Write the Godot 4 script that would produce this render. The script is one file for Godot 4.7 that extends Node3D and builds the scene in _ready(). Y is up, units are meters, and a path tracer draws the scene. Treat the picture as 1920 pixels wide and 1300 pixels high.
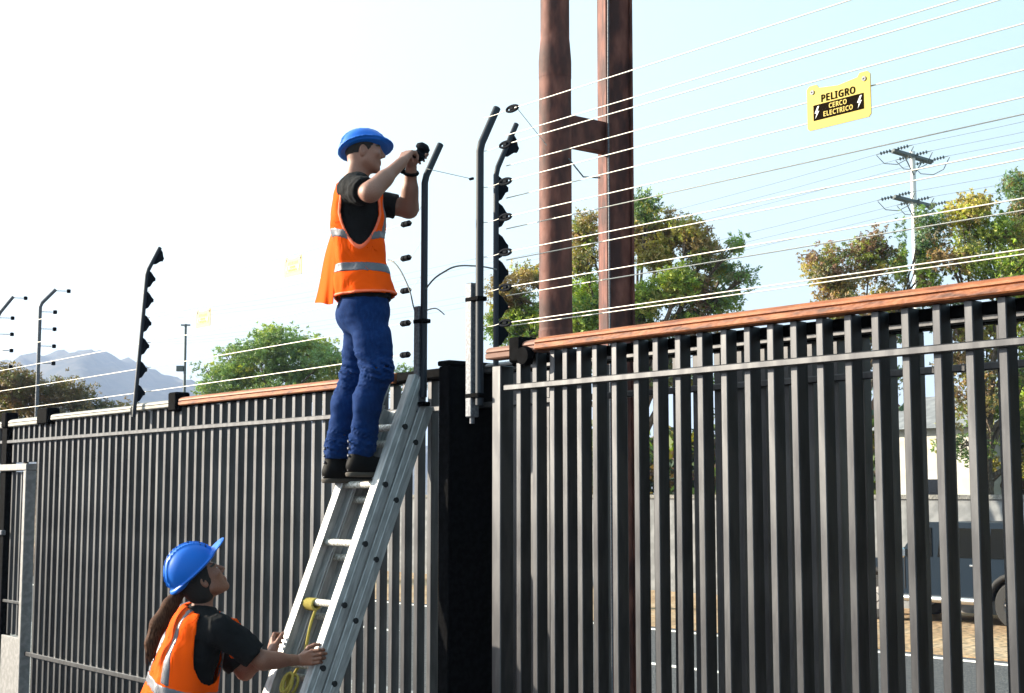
extends Node3D
# Two workers in orange vests fit an electric fence on a black steel slat fence.
# u runs along the fence (towards the right and the camera), v stands out from it (towards the camera's left), h is height.

const ANGLE := 0.68666
var E := Vector3(sin(ANGLE), 0, cos(ANGLE))
var N := Vector3(-cos(ANGLE), 0, sin(ANGLE))
var O := Vector3(-0.094, 0, -6.73)
var FB: Basis
var rng := RandomNumberGenerator.new()
var M := {}
var names := {}

func fw(u: float, h: float, v: float) -> Vector3:
	return O + E * u + N * v + Vector3(0, h, 0)

func fx(u: float, h: float, v: float) -> Transform3D:
	return Transform3D(FB, fw(u, h, v))

# ------------------------------------------------------------------ mesh builder
class MB:
	var p := PackedVector3Array()
	var n := PackedVector3Array()
	var ix := PackedInt32Array()
	var col := PackedColorArray()

	func face(q: Array, c: Vector3) -> void:
		var nn: Vector3 = (q[1] - q[0]).cross(q[2] - q[0])
		if nn.length_squared() < 1e-16:
			nn = (q[2] - q[0]).cross(q[3 % q.size()] - q[0])
		nn = nn.normalized()
		var m := Vector3.ZERO
		for a in q: m += a
		m /= q.size()
		var flip := nn.dot(m - c) < 0.0
		if flip: nn = -nn
		var b := p.size()
		for a in q:
			p.append(a)
			n.append(nn)
		for i in range(1, q.size() - 1):
			if flip: ix.append_array([b, b + i, b + i + 1])
			else: ix.append_array([b, b + i + 1, b + i])

	func box(c: Vector3, s: Vector3, bv := 0.0, b := Basis()) -> void:
		var h := s * 0.5
		bv = min(bv, min(h.x, min(h.y, h.z)) * 0.8)
		var pt := func(sx: int, sy: int, sz: int, ax: int) -> Vector3:
			var k := Vector3(bv, bv, bv)
			k[ax] = 0.0
			return c + b * Vector3(sx * (h.x - k.x), sy * (h.y - k.y), sz * (h.z - k.z))
		for s1 in [-1, 1]:
			face([pt.call(s1, -1, -1, 0), pt.call(s1, 1, -1, 0), pt.call(s1, 1, 1, 0), pt.call(s1, -1, 1, 0)], c)
			face([pt.call(-1, s1, -1, 1), pt.call(1, s1, -1, 1), pt.call(1, s1, 1, 1), pt.call(-1, s1, 1, 1)], c)
			face([pt.call(-1, -1, s1, 2), pt.call(1, -1, s1, 2), pt.call(1, 1, s1, 2), pt.call(-1, 1, s1, 2)], c)
			if bv > 0.0:
				for s2 in [-1, 1]:
					face([pt.call(s1, s2, -1, 0), pt.call(s1, s2, 1, 0), pt.call(s1, s2, 1, 1), pt.call(s1, s2, -1, 1)], c)
					face([pt.call(s1, -1, s2, 0), pt.call(s1, 1, s2, 0), pt.call(s1, 1, s2, 2), pt.call(s1, -1, s2, 2)], c)
					face([pt.call(-1, s1, s2, 1), pt.call(1, s1, s2, 1), pt.call(1, s1, s2, 2), pt.call(-1, s1, s2, 2)], c)
					for s3 in [-1, 1]:
						face([pt.call(s1, s2, s3, 0), pt.call(s1, s2, s3, 1), pt.call(s1, s2, s3, 2)], c)

	func bar(a: Vector3, b: Vector3, w: float, t: float, bv := 0.0, up := Vector3.UP) -> void:
		var y := (b - a).normalized()
		var x := up.cross(y)
		if x.length() < 1e-3: x = Vector3.RIGHT.cross(y)
		x = x.normalized()
		box((a + b) / 2.0, Vector3(w, (b - a).length(), t), bv, Basis(x, y, x.cross(y)))

	func tube(pts: Array, r, seg := 8, cap := true) -> void:
		var x := Vector3.ZERO
		var b0 := p.size()
		var k := pts.size()
		for i in k:
			var d: Vector3 = (pts[min(i + 1, k - 1)] - pts[max(i - 1, 0)]).normalized()
			if i == 0:
				x = d.cross(Vector3.UP if absf(d.y) < 0.9 else Vector3.RIGHT).normalized()
			else:
				x = (x - d * x.dot(d)).normalized()
			var y := d.cross(x)
			var rr: float = r[i] if r is Array else r
			for j in seg + 1:
				var a := TAU * j / seg
				var o := x * cos(a) + y * sin(a)
				p.append(pts[i] + o * rr)
				n.append(o)
		for i in k - 1:
			for j in seg:
				var a := b0 + i * (seg + 1) + j
				ix.append_array([a, a + seg + 1, a + 1, a + 1, a + seg + 1, a + seg + 2])
		if cap:
			for e in [0, k - 1]:
				var b := p.size()
				var dd: Vector3 = (pts[0] - pts[1]).normalized() if e == 0 else (pts[k - 1] - pts[k - 2]).normalized()
				for j in seg:
					p.append(p[b0 + e * (seg + 1) + j])
					n.append(dd)
				for j in range(1, seg - 1):
					if e == 0: ix.append_array([b, b + j, b + j + 1])
					else: ix.append_array([b, b + j + 1, b + j])

	func lathe(prof: Array, xf: Transform3D, seg := 16) -> void:   # Vector2(radius, along y)
		for i in prof.size() - 1:
			var a: Vector2 = prof[i]
			var b: Vector2 = prof[i + 1]
			var t := (b - a).normalized()
			var b0 := p.size()
			for j in seg + 1:
				var o := Vector3(cos(TAU * j / seg), 0, sin(TAU * j / seg))
				var nn := (xf.basis * (o * t.y - Vector3.UP * t.x)).normalized()
				for q in [a, b]:
					p.append(xf * (o * q.x + Vector3.UP * q.y))
					n.append(nn)
			for j in seg:
				var k := b0 + j * 2
				ix.append_array([k, k + 2, k + 1, k + 1, k + 2, k + 3])

	func poly(pts: PackedVector2Array, depth: float, xf: Transform3D) -> void:   # outline in xy, thick along z
		var t := Geometry2D.triangulate_polygon(pts)
		for s in [-0.5, 0.5]:
			for i in range(0, t.size(), 3):
				var q := []
				for j in 3: q.append(xf * Vector3(pts[t[i + j]].x, pts[t[i + j]].y, s * depth))
				face(q, (q[0] + q[1] + q[2]) / 3.0 - xf.basis.z * s)
		var cw := Geometry2D.is_polygon_clockwise(pts)
		for i in pts.size():
			var a := pts[i]
			var b := pts[(i + 1) % pts.size()]
			var o := Vector2(b.y - a.y, a.x - b.x).normalized() * (-1.0 if cw else 1.0)
			var m := (a + b) / 2.0 - o
			face([xf * Vector3(a.x, a.y, -depth / 2), xf * Vector3(b.x, b.y, -depth / 2), xf * Vector3(b.x, b.y, depth / 2), xf * Vector3(a.x, a.y, depth / 2)], xf * Vector3(m.x, m.y, 0))

	func mesh() -> ArrayMesh:
		var a := []
		a.resize(Mesh.ARRAY_MAX)
		a[Mesh.ARRAY_VERTEX] = p
		a[Mesh.ARRAY_NORMAL] = n
		a[Mesh.ARRAY_INDEX] = ix
		if col.size() == p.size() and col.size() > 0: a[Mesh.ARRAY_COLOR] = col
		var m := ArrayMesh.new()
		m.add_surface_from_arrays(Mesh.PRIMITIVE_TRIANGLES, a)
		return m

# ------------------------------------------------------------------ distance field meshed by surface nets
class Field:
	var o: Vector3
	var c: float
	var nx: int
	var ny: int
	var nz: int
	var d := PackedFloat32Array()

	func _init(lo: Vector3, hi: Vector3, cell: float) -> void:
		o = lo
		c = cell
		nx = int(ceil((hi.x - lo.x) / c)) + 2
		ny = int(ceil((hi.y - lo.y) / c)) + 2
		nz = int(ceil((hi.z - lo.z) / c)) + 2
		d.resize(nx * ny * nz)
		d.fill(1000.0)

	func _range(lo: Vector3, hi: Vector3) -> Array:
		var a := (lo - o) / c
		var b := (hi - o) / c
		return [clampi(int(a.x), 0, nx - 1), clampi(int(a.y), 0, ny - 1), clampi(int(a.z), 0, nz - 1), clampi(int(b.x) + 1, 0, nx - 1), clampi(int(b.y) + 1, 0, ny - 1), clampi(int(b.z) + 1, 0, nz - 1)]

	func _put(i: int, v: float, k: float) -> void:
		if k < 0.0:
			d[i] = maxf(d[i], -v)
			return
		var w := d[i]
		var h := k - absf(w - v)
		d[i] = minf(w, v) - (h * h * 0.25 / k if h > 0.0 else 0.0)

	func bone(a: Vector3, b: Vector3, ra: float, rb: float, k := 0.02, cp := Vector3.ZERO, cn := Vector3.ZERO) -> void:
		var m := maxf(ra, rb) + maxf(k, 0.0) + 2.5 * c
		var g := Vector3(m, m, m)
		var r := _range(a.min(b) - g, a.max(b) + g)
		var ba := b - a
		var l2 := maxf(ba.length_squared(), 1e-9)
		var cut := cn != Vector3.ZERO
		for z in range(r[2], r[5] + 1):
			for y in range(r[1], r[4] + 1):
				var i: int = (z * ny + y) * nx + r[0]
				for x in range(r[0], r[3] + 1):
					var pa := o + Vector3(x, y, z) * c - a
					var t := clampf(pa.dot(ba) / l2, 0.0, 1.0)
					var v := (pa - ba * t).length() - ra - (rb - ra) * t
					if cut: v = maxf(v, (pa + a - cp).dot(cn))
					if v < m: _put(i, v, k)
					i += 1

	func chain(pts: Array, rr: Array, k := 0.02) -> void:
		for i in pts.size() - 1: bone(pts[i], pts[i + 1], rr[i], rr[i + 1], k)

	func ball(xf: Transform3D, r: Vector3, k := 0.02, cp := Vector3.ZERO, cn := Vector3.ZERO) -> void:
		var m: float = maxf(r.x, maxf(r.y, r.z)) + maxf(k, 0.0) + 2.5 * c
		var g := Vector3(m, m, m)
		var q := _range(xf.origin - g, xf.origin + g)
		var inv := xf.affine_inverse()
		var cut := cn != Vector3.ZERO
		for z in range(q[2], q[5] + 1):
			for y in range(q[1], q[4] + 1):
				var i: int = (z * ny + y) * nx + q[0]
				for x in range(q[0], q[3] + 1):
					var w := o + Vector3(x, y, z) * c
					var l := inv * w
					var k0 := (l / r).length()
					var k1 := (l / (r * r)).length()
					var v := k0 * (k0 - 1.0) / maxf(k1, 1e-5) if k0 > 0.05 else -minf(r.x, minf(r.y, r.z))
					if cut: v = maxf(v, (w - cp).dot(cn))
					if v < m: _put(i, v, k)
					i += 1

	func each(fn: Callable, band := 0.06) -> void:
		var i := 0
		for z in nz:
			for y in ny:
				for x in nx:
					if d[i] < band: d[i] = fn.call(o + Vector3(x, y, z) * c, d[i])
					i += 1

	func into(mb: MB, paint = null) -> void:
		var id := PackedInt32Array()
		id.resize(d.size())
		id.fill(-1)
		var sy := nx
		var sz := nx * ny
		var corner := PackedInt32Array([0, 1, sy, sy + 1, sz, sz + 1, sz + sy, sz + sy + 1])
		var ea := PackedInt32Array([0, 2, 4, 6, 0, 1, 4, 5, 0, 1, 2, 3])
		var eb := PackedInt32Array([1, 3, 5, 7, 2, 3, 6, 7, 4, 5, 6, 7])
		var off: Array[Vector3] = []
		for q in 8: off.append(Vector3(q & 1, (q >> 1) & 1, q >> 2))
		var v := PackedFloat32Array()
		v.resize(8)
		var far := 2.2 * c
		for z in nz - 1:
			for y in ny - 1:
				var i := (z * ny + y) * nx
				for x in nx - 1:
					if absf(d[i]) < far:
						var inside := 0
						for q in 8:
							v[q] = d[i + corner[q]]
							if v[q] < 0.0: inside += 1
						if inside > 0 and inside < 8:
							var s := Vector3.ZERO
							var cnt := 0
							for e in 12:
								var a := v[ea[e]]
								var b := v[eb[e]]
								if (a < 0.0) != (b < 0.0):
									s += off[ea[e]].lerp(off[eb[e]], a / (a - b))
									cnt += 1
							var pt := o + (Vector3(x, y, z) + s / cnt) * c
							var g := Vector3(v[1] + v[3] + v[5] + v[7] - v[0] - v[2] - v[4] - v[6], v[2] + v[3] + v[6] + v[7] - v[0] - v[1] - v[4] - v[5], v[4] + v[5] + v[6] + v[7] - v[0] - v[1] - v[2] - v[3])
							id[i] = mb.p.size()
							mb.p.append(pt)
							mb.n.append(g.normalized())
							if paint != null: mb.col.append(paint.call(pt))
					i += 1
		var st := [1, sy, sz]
		for z in range(1, nz - 1):
			for y in range(1, ny - 1):
				var i := (z * ny + y) * nx + 1
				for x in range(1, nx - 1):
					if id[i] >= 0:
						var neg := d[i] < 0.0
						for ax in 3:
							if neg != (d[i + st[ax]] < 0.0):
								var u: int = st[(ax + 1) % 3]
								var w: int = st[(ax + 2) % 3]
								var q0 := id[i]
								var q1 := id[i - u]
								var q2 := id[i - u - w]
								var q3 := id[i - w]
								if q1 < 0 or q2 < 0 or q3 < 0: continue
								if neg: mb.ix.append_array([q0, q2, q1, q0, q3, q2])
								else: mb.ix.append_array([q0, q1, q2, q0, q2, q3])
					i += 1

	func mesh(paint = null) -> ArrayMesh:
		var mb := MB.new()
		into(mb, paint)
		return mb.mesh()

# ------------------------------------------------------------------ scene graph helpers
func numbered(called: String) -> String:
	var k: int = names.get(called, -1) + 1
	names[called] = k
	return called if k == 0 else "%s_%03d" % [called, k]

func thing(called: String, label: String, category: String, xf := Transform3D(), group := "") -> Node3D:
	var o := Node3D.new()
	o.name = numbered(called)
	add_child(o)
	o.transform = xf
	tag(o, label, category, group)
	return o

func tag(o: Node3D, label: String, category: String, group := "") -> void:
	o.set_meta("label", label)
	o.set_meta("category", category)
	if group: o.set_meta("group", group)

func part(parent: Node3D, called: String, mesh: Mesh, mat: Material, xf := Transform3D()) -> MeshInstance3D:
	var o := MeshInstance3D.new()
	o.name = called
	o.mesh = mesh
	o.material_override = mat
	o.transform = xf
	parent.add_child(o, true)
	var k := 0
	if String(o.name) != called or parent.has_node(called + "_001"):
		for s in parent.get_children():
			if s != o and (String(s.name) == called or String(s.name).begins_with(called + "_") and String(s.name).trim_prefix(called + "_").is_valid_int()): k += 1
		o.name = called if k == 0 else "%s_%03d" % [called, k]
	return o

func single(called: String, label: String, category: String, mesh: Mesh, mat: Material, xf := Transform3D(), group := "") -> MeshInstance3D:
	var o := part(self, numbered(called), mesh, mat, xf)
	tag(o, label, category, group)
	return o

func struct(called: String, mesh: Mesh, mat: Material, xf := Transform3D()) -> MeshInstance3D:
	var o := part(self, numbered(called), mesh, mat, xf)
	o.set_meta("kind", "structure")
	return o

func lin(r: float, g: float, b: float) -> Color:
	return Color(r, g, b).linear_to_srgb()

func noise_tex(freq: float, cols: Array, offs: Array, seed_ := 1, oct := 4, size := 256) -> NoiseTexture2D:
	var n := FastNoiseLite.new()
	n.noise_type = FastNoiseLite.TYPE_SIMPLEX_SMOOTH
	n.seed = seed_
	n.frequency = freq
	n.fractal_octaves = oct
	var t := NoiseTexture2D.new()
	t.width = size
	t.height = size
	t.seamless = true
	t.noise = n
	if cols.size():
		var g := Gradient.new()
		g.colors = PackedColorArray(cols)
		g.offsets = PackedFloat32Array(offs)
		t.color_ramp = g
	return t

func bump_tex(freq: float, seed_ := 1, strength := 4.0, oct := 4, size := 256) -> NoiseTexture2D:
	var t := noise_tex(freq, [], [], seed_, oct, size)
	t.as_normal_map = true
	t.bump_strength = strength
	return t

func mat(c: Color, rough := 0.7, metal := 0.0) -> StandardMaterial3D:
	var m := StandardMaterial3D.new()
	m.albedo_color = c
	m.roughness = rough
	m.metallic = metal
	return m

func tri(m: StandardMaterial3D, tex: Texture2D, scale: Vector3, normal: Texture2D = null, ns := 0.5) -> StandardMaterial3D:
	m.uv1_triplanar = true
	m.uv1_scale = scale
	if tex: m.albedo_texture = tex
	if normal:
		m.normal_enabled = true
		m.normal_texture = normal
		m.normal_scale = ns
	return m

# ------------------------------------------------------------------ main
func _ready() -> void:
	rng.seed = 7
	FB = Basis(E, Vector3.UP, N)
	var cam := Camera3D.new()
	cam.name = "camera"
	cam.position = Vector3(0, 2.0, 0)
	cam.rotation_degrees.x = 5.8786
	cam.fov = 27.07
	cam.near = 0.1
	cam.far = 8000.0
	add_child(cam)
	cam.current = true
	var to_sun := (E * -1.0 + N * 0.68 + Vector3.UP * 0.42).normalized()
	var we := WorldEnvironment.new()
	we.name = "world_environment"
	var env := Environment.new()
	env.background_mode = Environment.BG_SKY
	env.tonemap_mode = Environment.TONE_MAPPER_LINEAR
	env.tonemap_exposure = 2.8
	env.sdfgi_enabled = true
	env.ssao_enabled = true
	env.ssil_enabled = true
	env.fog_enabled = true
	env.fog_density = 0.0003
	env.fog_light_color = Color(0.72, 0.78, 0.92)
	env.sky = make_sky(to_sun)
	we.environment = env
	add_child(we)
	var sun := DirectionalLight3D.new()
	sun.name = "sun"
	sun.light_energy = 1.6
	sun.light_color = Color(1.0, 0.95, 0.86)
	sun.light_angular_distance = 0.5
	sun.shadow_enabled = true
	add_child(sun)
	sun.look_at_from_position(Vector3.ZERO, -to_sun, Vector3.UP)

	materials()
	setting()
	left_fence()
	right_gate()
	gate_column()
	electric_fence()
	columns()
	utility_poles()
	trees()
	suv()
	ladder()
	worker()
	helper_woman()

func make_sky(s: Vector3) -> Sky:
	var w := 512
	var h := 256
	var im := Image.create(w, h, false, Image.FORMAT_RGBF)
	for j in h:
		var el := PI / 2 - (j + 0.5) / h * PI
		for i in w:
			var az := (i + 0.5) / w * TAU
			var d := Vector3(sin(az) * cos(el), sin(el), -cos(az) * cos(el))
			var g := acos(clampf(d.dot(s), -1, 1))
			var t := pow(clampf(sin(el), 0, 1), 0.55)
			var c := Vector3(0.265, 0.325, 0.34).lerp(Vector3(0.075, 0.225, 0.30), clampf(t * 0.95, 0, 1))
			c += Vector3(1.0, 0.97, 0.92) * (2.0 * exp(-g / 0.28) + 0.42 * exp(-g * g / 1.3))
			if el < 0: c = c.lerp(Vector3(0.3, 0.3, 0.3), clampf(-el * 6.0, 0, 1))
			im.set_pixel(i, j, Color(c.x, c.y, c.z))
	var m := PanoramaSkyMaterial.new()
	m.panorama = ImageTexture.create_from_image(im)
	var sky := Sky.new()
	sky.sky_material = m
	return sky

func materials() -> void:
	var steel_n := bump_tex(0.03, 3, 2.0)
	for k in 3:
		var m := mat(lin(0.085 + 0.014 * k, 0.085 + 0.014 * k, 0.089 + 0.014 * k), 0.44, 1.0)
		tri(m, noise_tex(0.02, [Color(0.88, 0.88, 0.89), Color(1, 1, 1)], [0.3, 0.7], 5 + k), Vector3(3, 0.5, 3), steel_n, 0.06)
		M["slat%d" % k] = m
	M.black = tri(mat(lin(0.006, 0.006, 0.007), 0.7), noise_tex(0.03, [Color(0.7, 0.7, 0.7), Color(1, 1, 1)], [0.3, 0.7], 9), Vector3(3, 3, 3))
	M.black.metallic_specular = 0.08
	M.post = mat(lin(0.003, 0.008, 0.018), 0.6)
	M.galv = tri(mat(lin(0.17, 0.175, 0.19), 0.55, 0.4), noise_tex(0.05, [Color(0.75, 0.75, 0.78), Color(1, 1, 1)], [0.3, 0.7], 12), Vector3(4, 4, 4))
	M.orange_rail = tri(mat(Color(1, 1, 1), 0.65), noise_tex(0.02, [lin(0.10, 0.028, 0.012), lin(0.25, 0.068, 0.018), lin(0.31, 0.095, 0.024), lin(0.36, 0.14, 0.055)], [0.18, 0.38, 0.6, 0.85], 21, 5), Vector3(0.8, 5, 5), bump_tex(0.1, 24, 3.0), 0.25)
	M.faded_rail = tri(mat(Color(1, 1, 1), 0.7), noise_tex(0.02, [lin(0.17, 0.07, 0.045), lin(0.26, 0.13, 0.09)], [0.3, 0.7], 22), Vector3(0.8, 5, 5))
	M.pale_rail = tri(mat(Color(1, 1, 1), 0.6), noise_tex(0.03, [lin(0.22, 0.21, 0.19), lin(0.34, 0.32, 0.29)], [0.3, 0.7], 23), Vector3(1, 4, 4))
	M.rust = tri(mat(Color(1, 1, 1), 0.75), noise_tex(0.02, [lin(0.045, 0.011, 0.007), lin(0.115, 0.032, 0.020), lin(0.20, 0.068, 0.044)], [0.25, 0.55, 0.85], 31), Vector3(1.5, 0.5, 1.5), bump_tex(0.06, 32, 3.0), 0.3)
	M.wire = mat(lin(0.62, 0.58, 0.50), 0.45, 0.4)
	M.cable = mat(lin(0.10, 0.12, 0.12), 0.5)
	M.insul = mat(lin(0.004, 0.006, 0.010), 0.8)
	M.insul.metallic_specular = 0.2
	M.alu = tri(mat(lin(0.50, 0.50, 0.50), 0.55, 0.3), noise_tex(0.02, [Color(0.86, 0.86, 0.86), Color(1, 1, 1)], [0.3, 0.75], 41), Vector3(6, 1.2, 6), bump_tex(0.08, 42, 2.0), 0.06)
	M.alu_rung = tri(mat(lin(0.72, 0.71, 0.68), 0.5, 0.3), noise_tex(0.04, [Color(0.7, 0.68, 0.62), Color(1, 1, 1)], [0.25, 0.6], 43), Vector3(5, 5, 5))
	M.rubber = mat(lin(0.015, 0.015, 0.016), 0.8)
	M.rope = tri(mat(lin(0.62, 0.52, 0.12), 0.9), noise_tex(0.1, [Color(0.6, 0.55, 0.4), Color(1, 1, 1)], [0.3, 0.7], 44), Vector3(20, 20, 20))
	M.yellow = mat(lin(0.46, 0.33, 0.012), 0.6)
	M.glare_yellow = mat(lin(0.78, 0.68, 0.36), 0.6)  # sign yellow whitened, glare put into the colour
	M.glare_yellow.backlight = Color(0.9, 0.8, 0.4)
	M.glare_yellow.backlight_enabled = true
	M.print_black = mat(lin(0.009, 0.006, 0.003), 0.9)
	M.print_black.metallic_specular = 0.1
	M.glare_print = mat(lin(0.66, 0.50, 0.18), 0.6)  # sign print lightened the same way to stand for glare
	M.white = mat(lin(0.8, 0.78, 0.74), 0.6)
	M.skin = mat(Color(1, 1, 1), 0.55)
	tri(M.skin, noise_tex(0.06, [Color(0.86, 0.80, 0.78), Color(1, 1, 1)], [0.3, 0.7], 49), Vector3(12, 12, 12), bump_tex(0.2, 48, 3.0), 0.25)
	M.skin.vertex_color_use_as_albedo = true
	M.skin.subsurf_scatter_enabled = true
	M.skin.subsurf_scatter_strength = 0.08
	var weave := bump_tex(0.25, 51, 3.0, 2)
	M.shirt = tri(mat(lin(0.010, 0.010, 0.011), 0.9), null, Vector3(12, 12, 12), weave, 0.4)
	M.shirt.metallic_specular = 0.25
	M.denim = tri(mat(Color(1, 1, 1), 0.85), noise_tex(0.03, [lin(0.005, 0.022, 0.095), lin(0.006, 0.027, 0.11), lin(0.010, 0.038, 0.14)], [0.2, 0.5, 0.85], 52), Vector3(6, 3, 6), weave, 0.4)
	M.denim.metallic_specular = 0.2
	M.vest = tri(mat(lin(1.0, 0.10, 0.003), 0.85), null, Vector3(10, 10, 10), weave, 0.3)
	M.vest.metallic_specular = 0.2
	M.vest.backlight_enabled = true
	M.vest.backlight = Color(0.40, 0.24, 0.06)
	M.vest_edge = mat(lin(1.0, 0.17, 0.07), 0.7)
	M.band = tri(mat(lin(0.15, 0.15, 0.17), 0.45, 0.3), noise_tex(0.08, [Color(0.8, 0.8, 0.82), Color(1, 1, 1)], [0.3, 0.7], 53), Vector3(10, 10, 10))
	M.helmet = mat(lin(0.004, 0.125, 0.56), 0.42)
	M.helmet.metallic_specular = 0.35
	M.boot = tri(mat(lin(0.007, 0.0065, 0.0065), 0.6), null, Vector3(8, 8, 8), bump_tex(0.06, 55, 3.0), 0.4)
	M.sole = mat(lin(0.05, 0.04, 0.03), 0.8)
	M.boot.metallic_specular = 0.15
	M.hair = tri(mat(lin(0.010, 0.006, 0.005), 0.8), null, Vector3(10, 3, 10), bump_tex(0.1, 56, 6.0), 0.8)
	M.tail = tri(mat(Color(1, 1, 1), 0.75), noise_tex(0.05, [lin(0.03, 0.012, 0.007), lin(0.10, 0.045, 0.025)], [0.3, 0.7], 57), Vector3(14, 2, 14), bump_tex(0.1, 58, 6.0), 0.8)
	M.tail.metallic_specular = 0.2
	M.bark = tri(mat(Color(1, 1, 1), 0.9), noise_tex(0.04, [lin(0.07, 0.05, 0.035), lin(0.2, 0.15, 0.11)], [0.3, 0.7], 61), Vector3(2, 0.7, 2), bump_tex(0.06, 62, 8.0), 1.0)
	M.leaf = mat(Color(1, 1, 1), 0.55)
	M.leaf.vertex_color_use_as_albedo = true
	M.leaf.backlight_enabled = true
	M.leaf.backlight = Color(0.8, 0.85, 0.45)
	M.asphalt = tri(mat(Color(1, 1, 1), 0.9), noise_tex(0.06, [lin(0.05, 0.05, 0.053), lin(0.085, 0.085, 0.085)], [0.3, 0.7], 71, 5), Vector3(0.6, 0.6, 0.6), bump_tex(0.2, 72, 4.0), 0.6)
	M.concrete = tri(mat(Color(1, 1, 1), 0.9), noise_tex(0.03, [lin(0.17, 0.165, 0.15), lin(0.25, 0.24, 0.22)], [0.3, 0.7], 73, 5), Vector3(0.5, 0.5, 0.5), bump_tex(0.15, 74, 4.0), 0.4)
	M.dirt = tri(mat(Color(1, 1, 1), 1.0), noise_tex(0.02, [lin(0.30, 0.19, 0.10), lin(0.36, 0.24, 0.13), lin(0.40, 0.29, 0.18)], [0.25, 0.5, 0.8], 75, 6), Vector3(0.12, 0.12, 0.12), bump_tex(0.2, 76, 3.0), 0.4)
	M.scrub = tri(mat(Color(1, 1, 1), 1.0), noise_tex(0.02, [lin(0.05, 0.06, 0.03), lin(0.10, 0.10, 0.05), lin(0.16, 0.13, 0.08)], [0.3, 0.5, 0.75], 77, 6, 512), Vector3(0.01, 0.01, 0.01))
	M.far_scrub = tri(mat(Color(1, 1, 1), 1.0), noise_tex(0.02, [lin(0.02, 0.03, 0.025), lin(0.05, 0.05, 0.035), lin(0.10, 0.08, 0.055)], [0.3, 0.5, 0.75], 77, 6, 512), Vector3(0.003, 0.003, 0.003))
	M.wall = tri(mat(Color(1, 1, 1), 0.9), noise_tex(0.02, [lin(0.16, 0.165, 0.17), lin(0.24, 0.245, 0.25)], [0.3, 0.7], 78), Vector3(0.5, 0.5, 0.5))
	M.house = tri(mat(Color(1, 1, 1), 0.9), noise_tex(0.02, [lin(0.5, 0.47, 0.42), lin(0.6, 0.57, 0.52)], [0.3, 0.7], 79), Vector3(0.4, 0.4, 0.4))
	M.car = mat(lin(0.003, 0.012, 0.024), 0.35)
	M.car.metallic_specular = 0.3
	M.glass = mat(Color(0.02, 0.03, 0.035), 0.06)
	M.tyre = mat(lin(0.02, 0.02, 0.02), 0.85)
	M.chrome = mat(lin(0.6, 0.6, 0.6), 0.25, 0.9)
	M.paint = mat(lin(0.78, 0.77, 0.73), 0.8)
	M.grey_paint = tri(mat(lin(0.26, 0.25, 0.245), 0.55, 0.3), noise_tex(0.03, [Color(0.88, 0.88, 0.88), Color(1, 1, 1)], [0.3, 0.7], 80), Vector3(2, 2, 2))

# ------------------------------------------------------------------ setting
func slab(u0: float, u1: float, v0: float, v1: float, h0: float, h1: float) -> ArrayMesh:
	var b := MB.new()
	b.box(Vector3((u0 + u1) / 2, (h0 + h1) / 2, (v0 + v1) / 2), Vector3(u1 - u0, h1 - h0, v1 - v0))
	return b.mesh()

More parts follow.
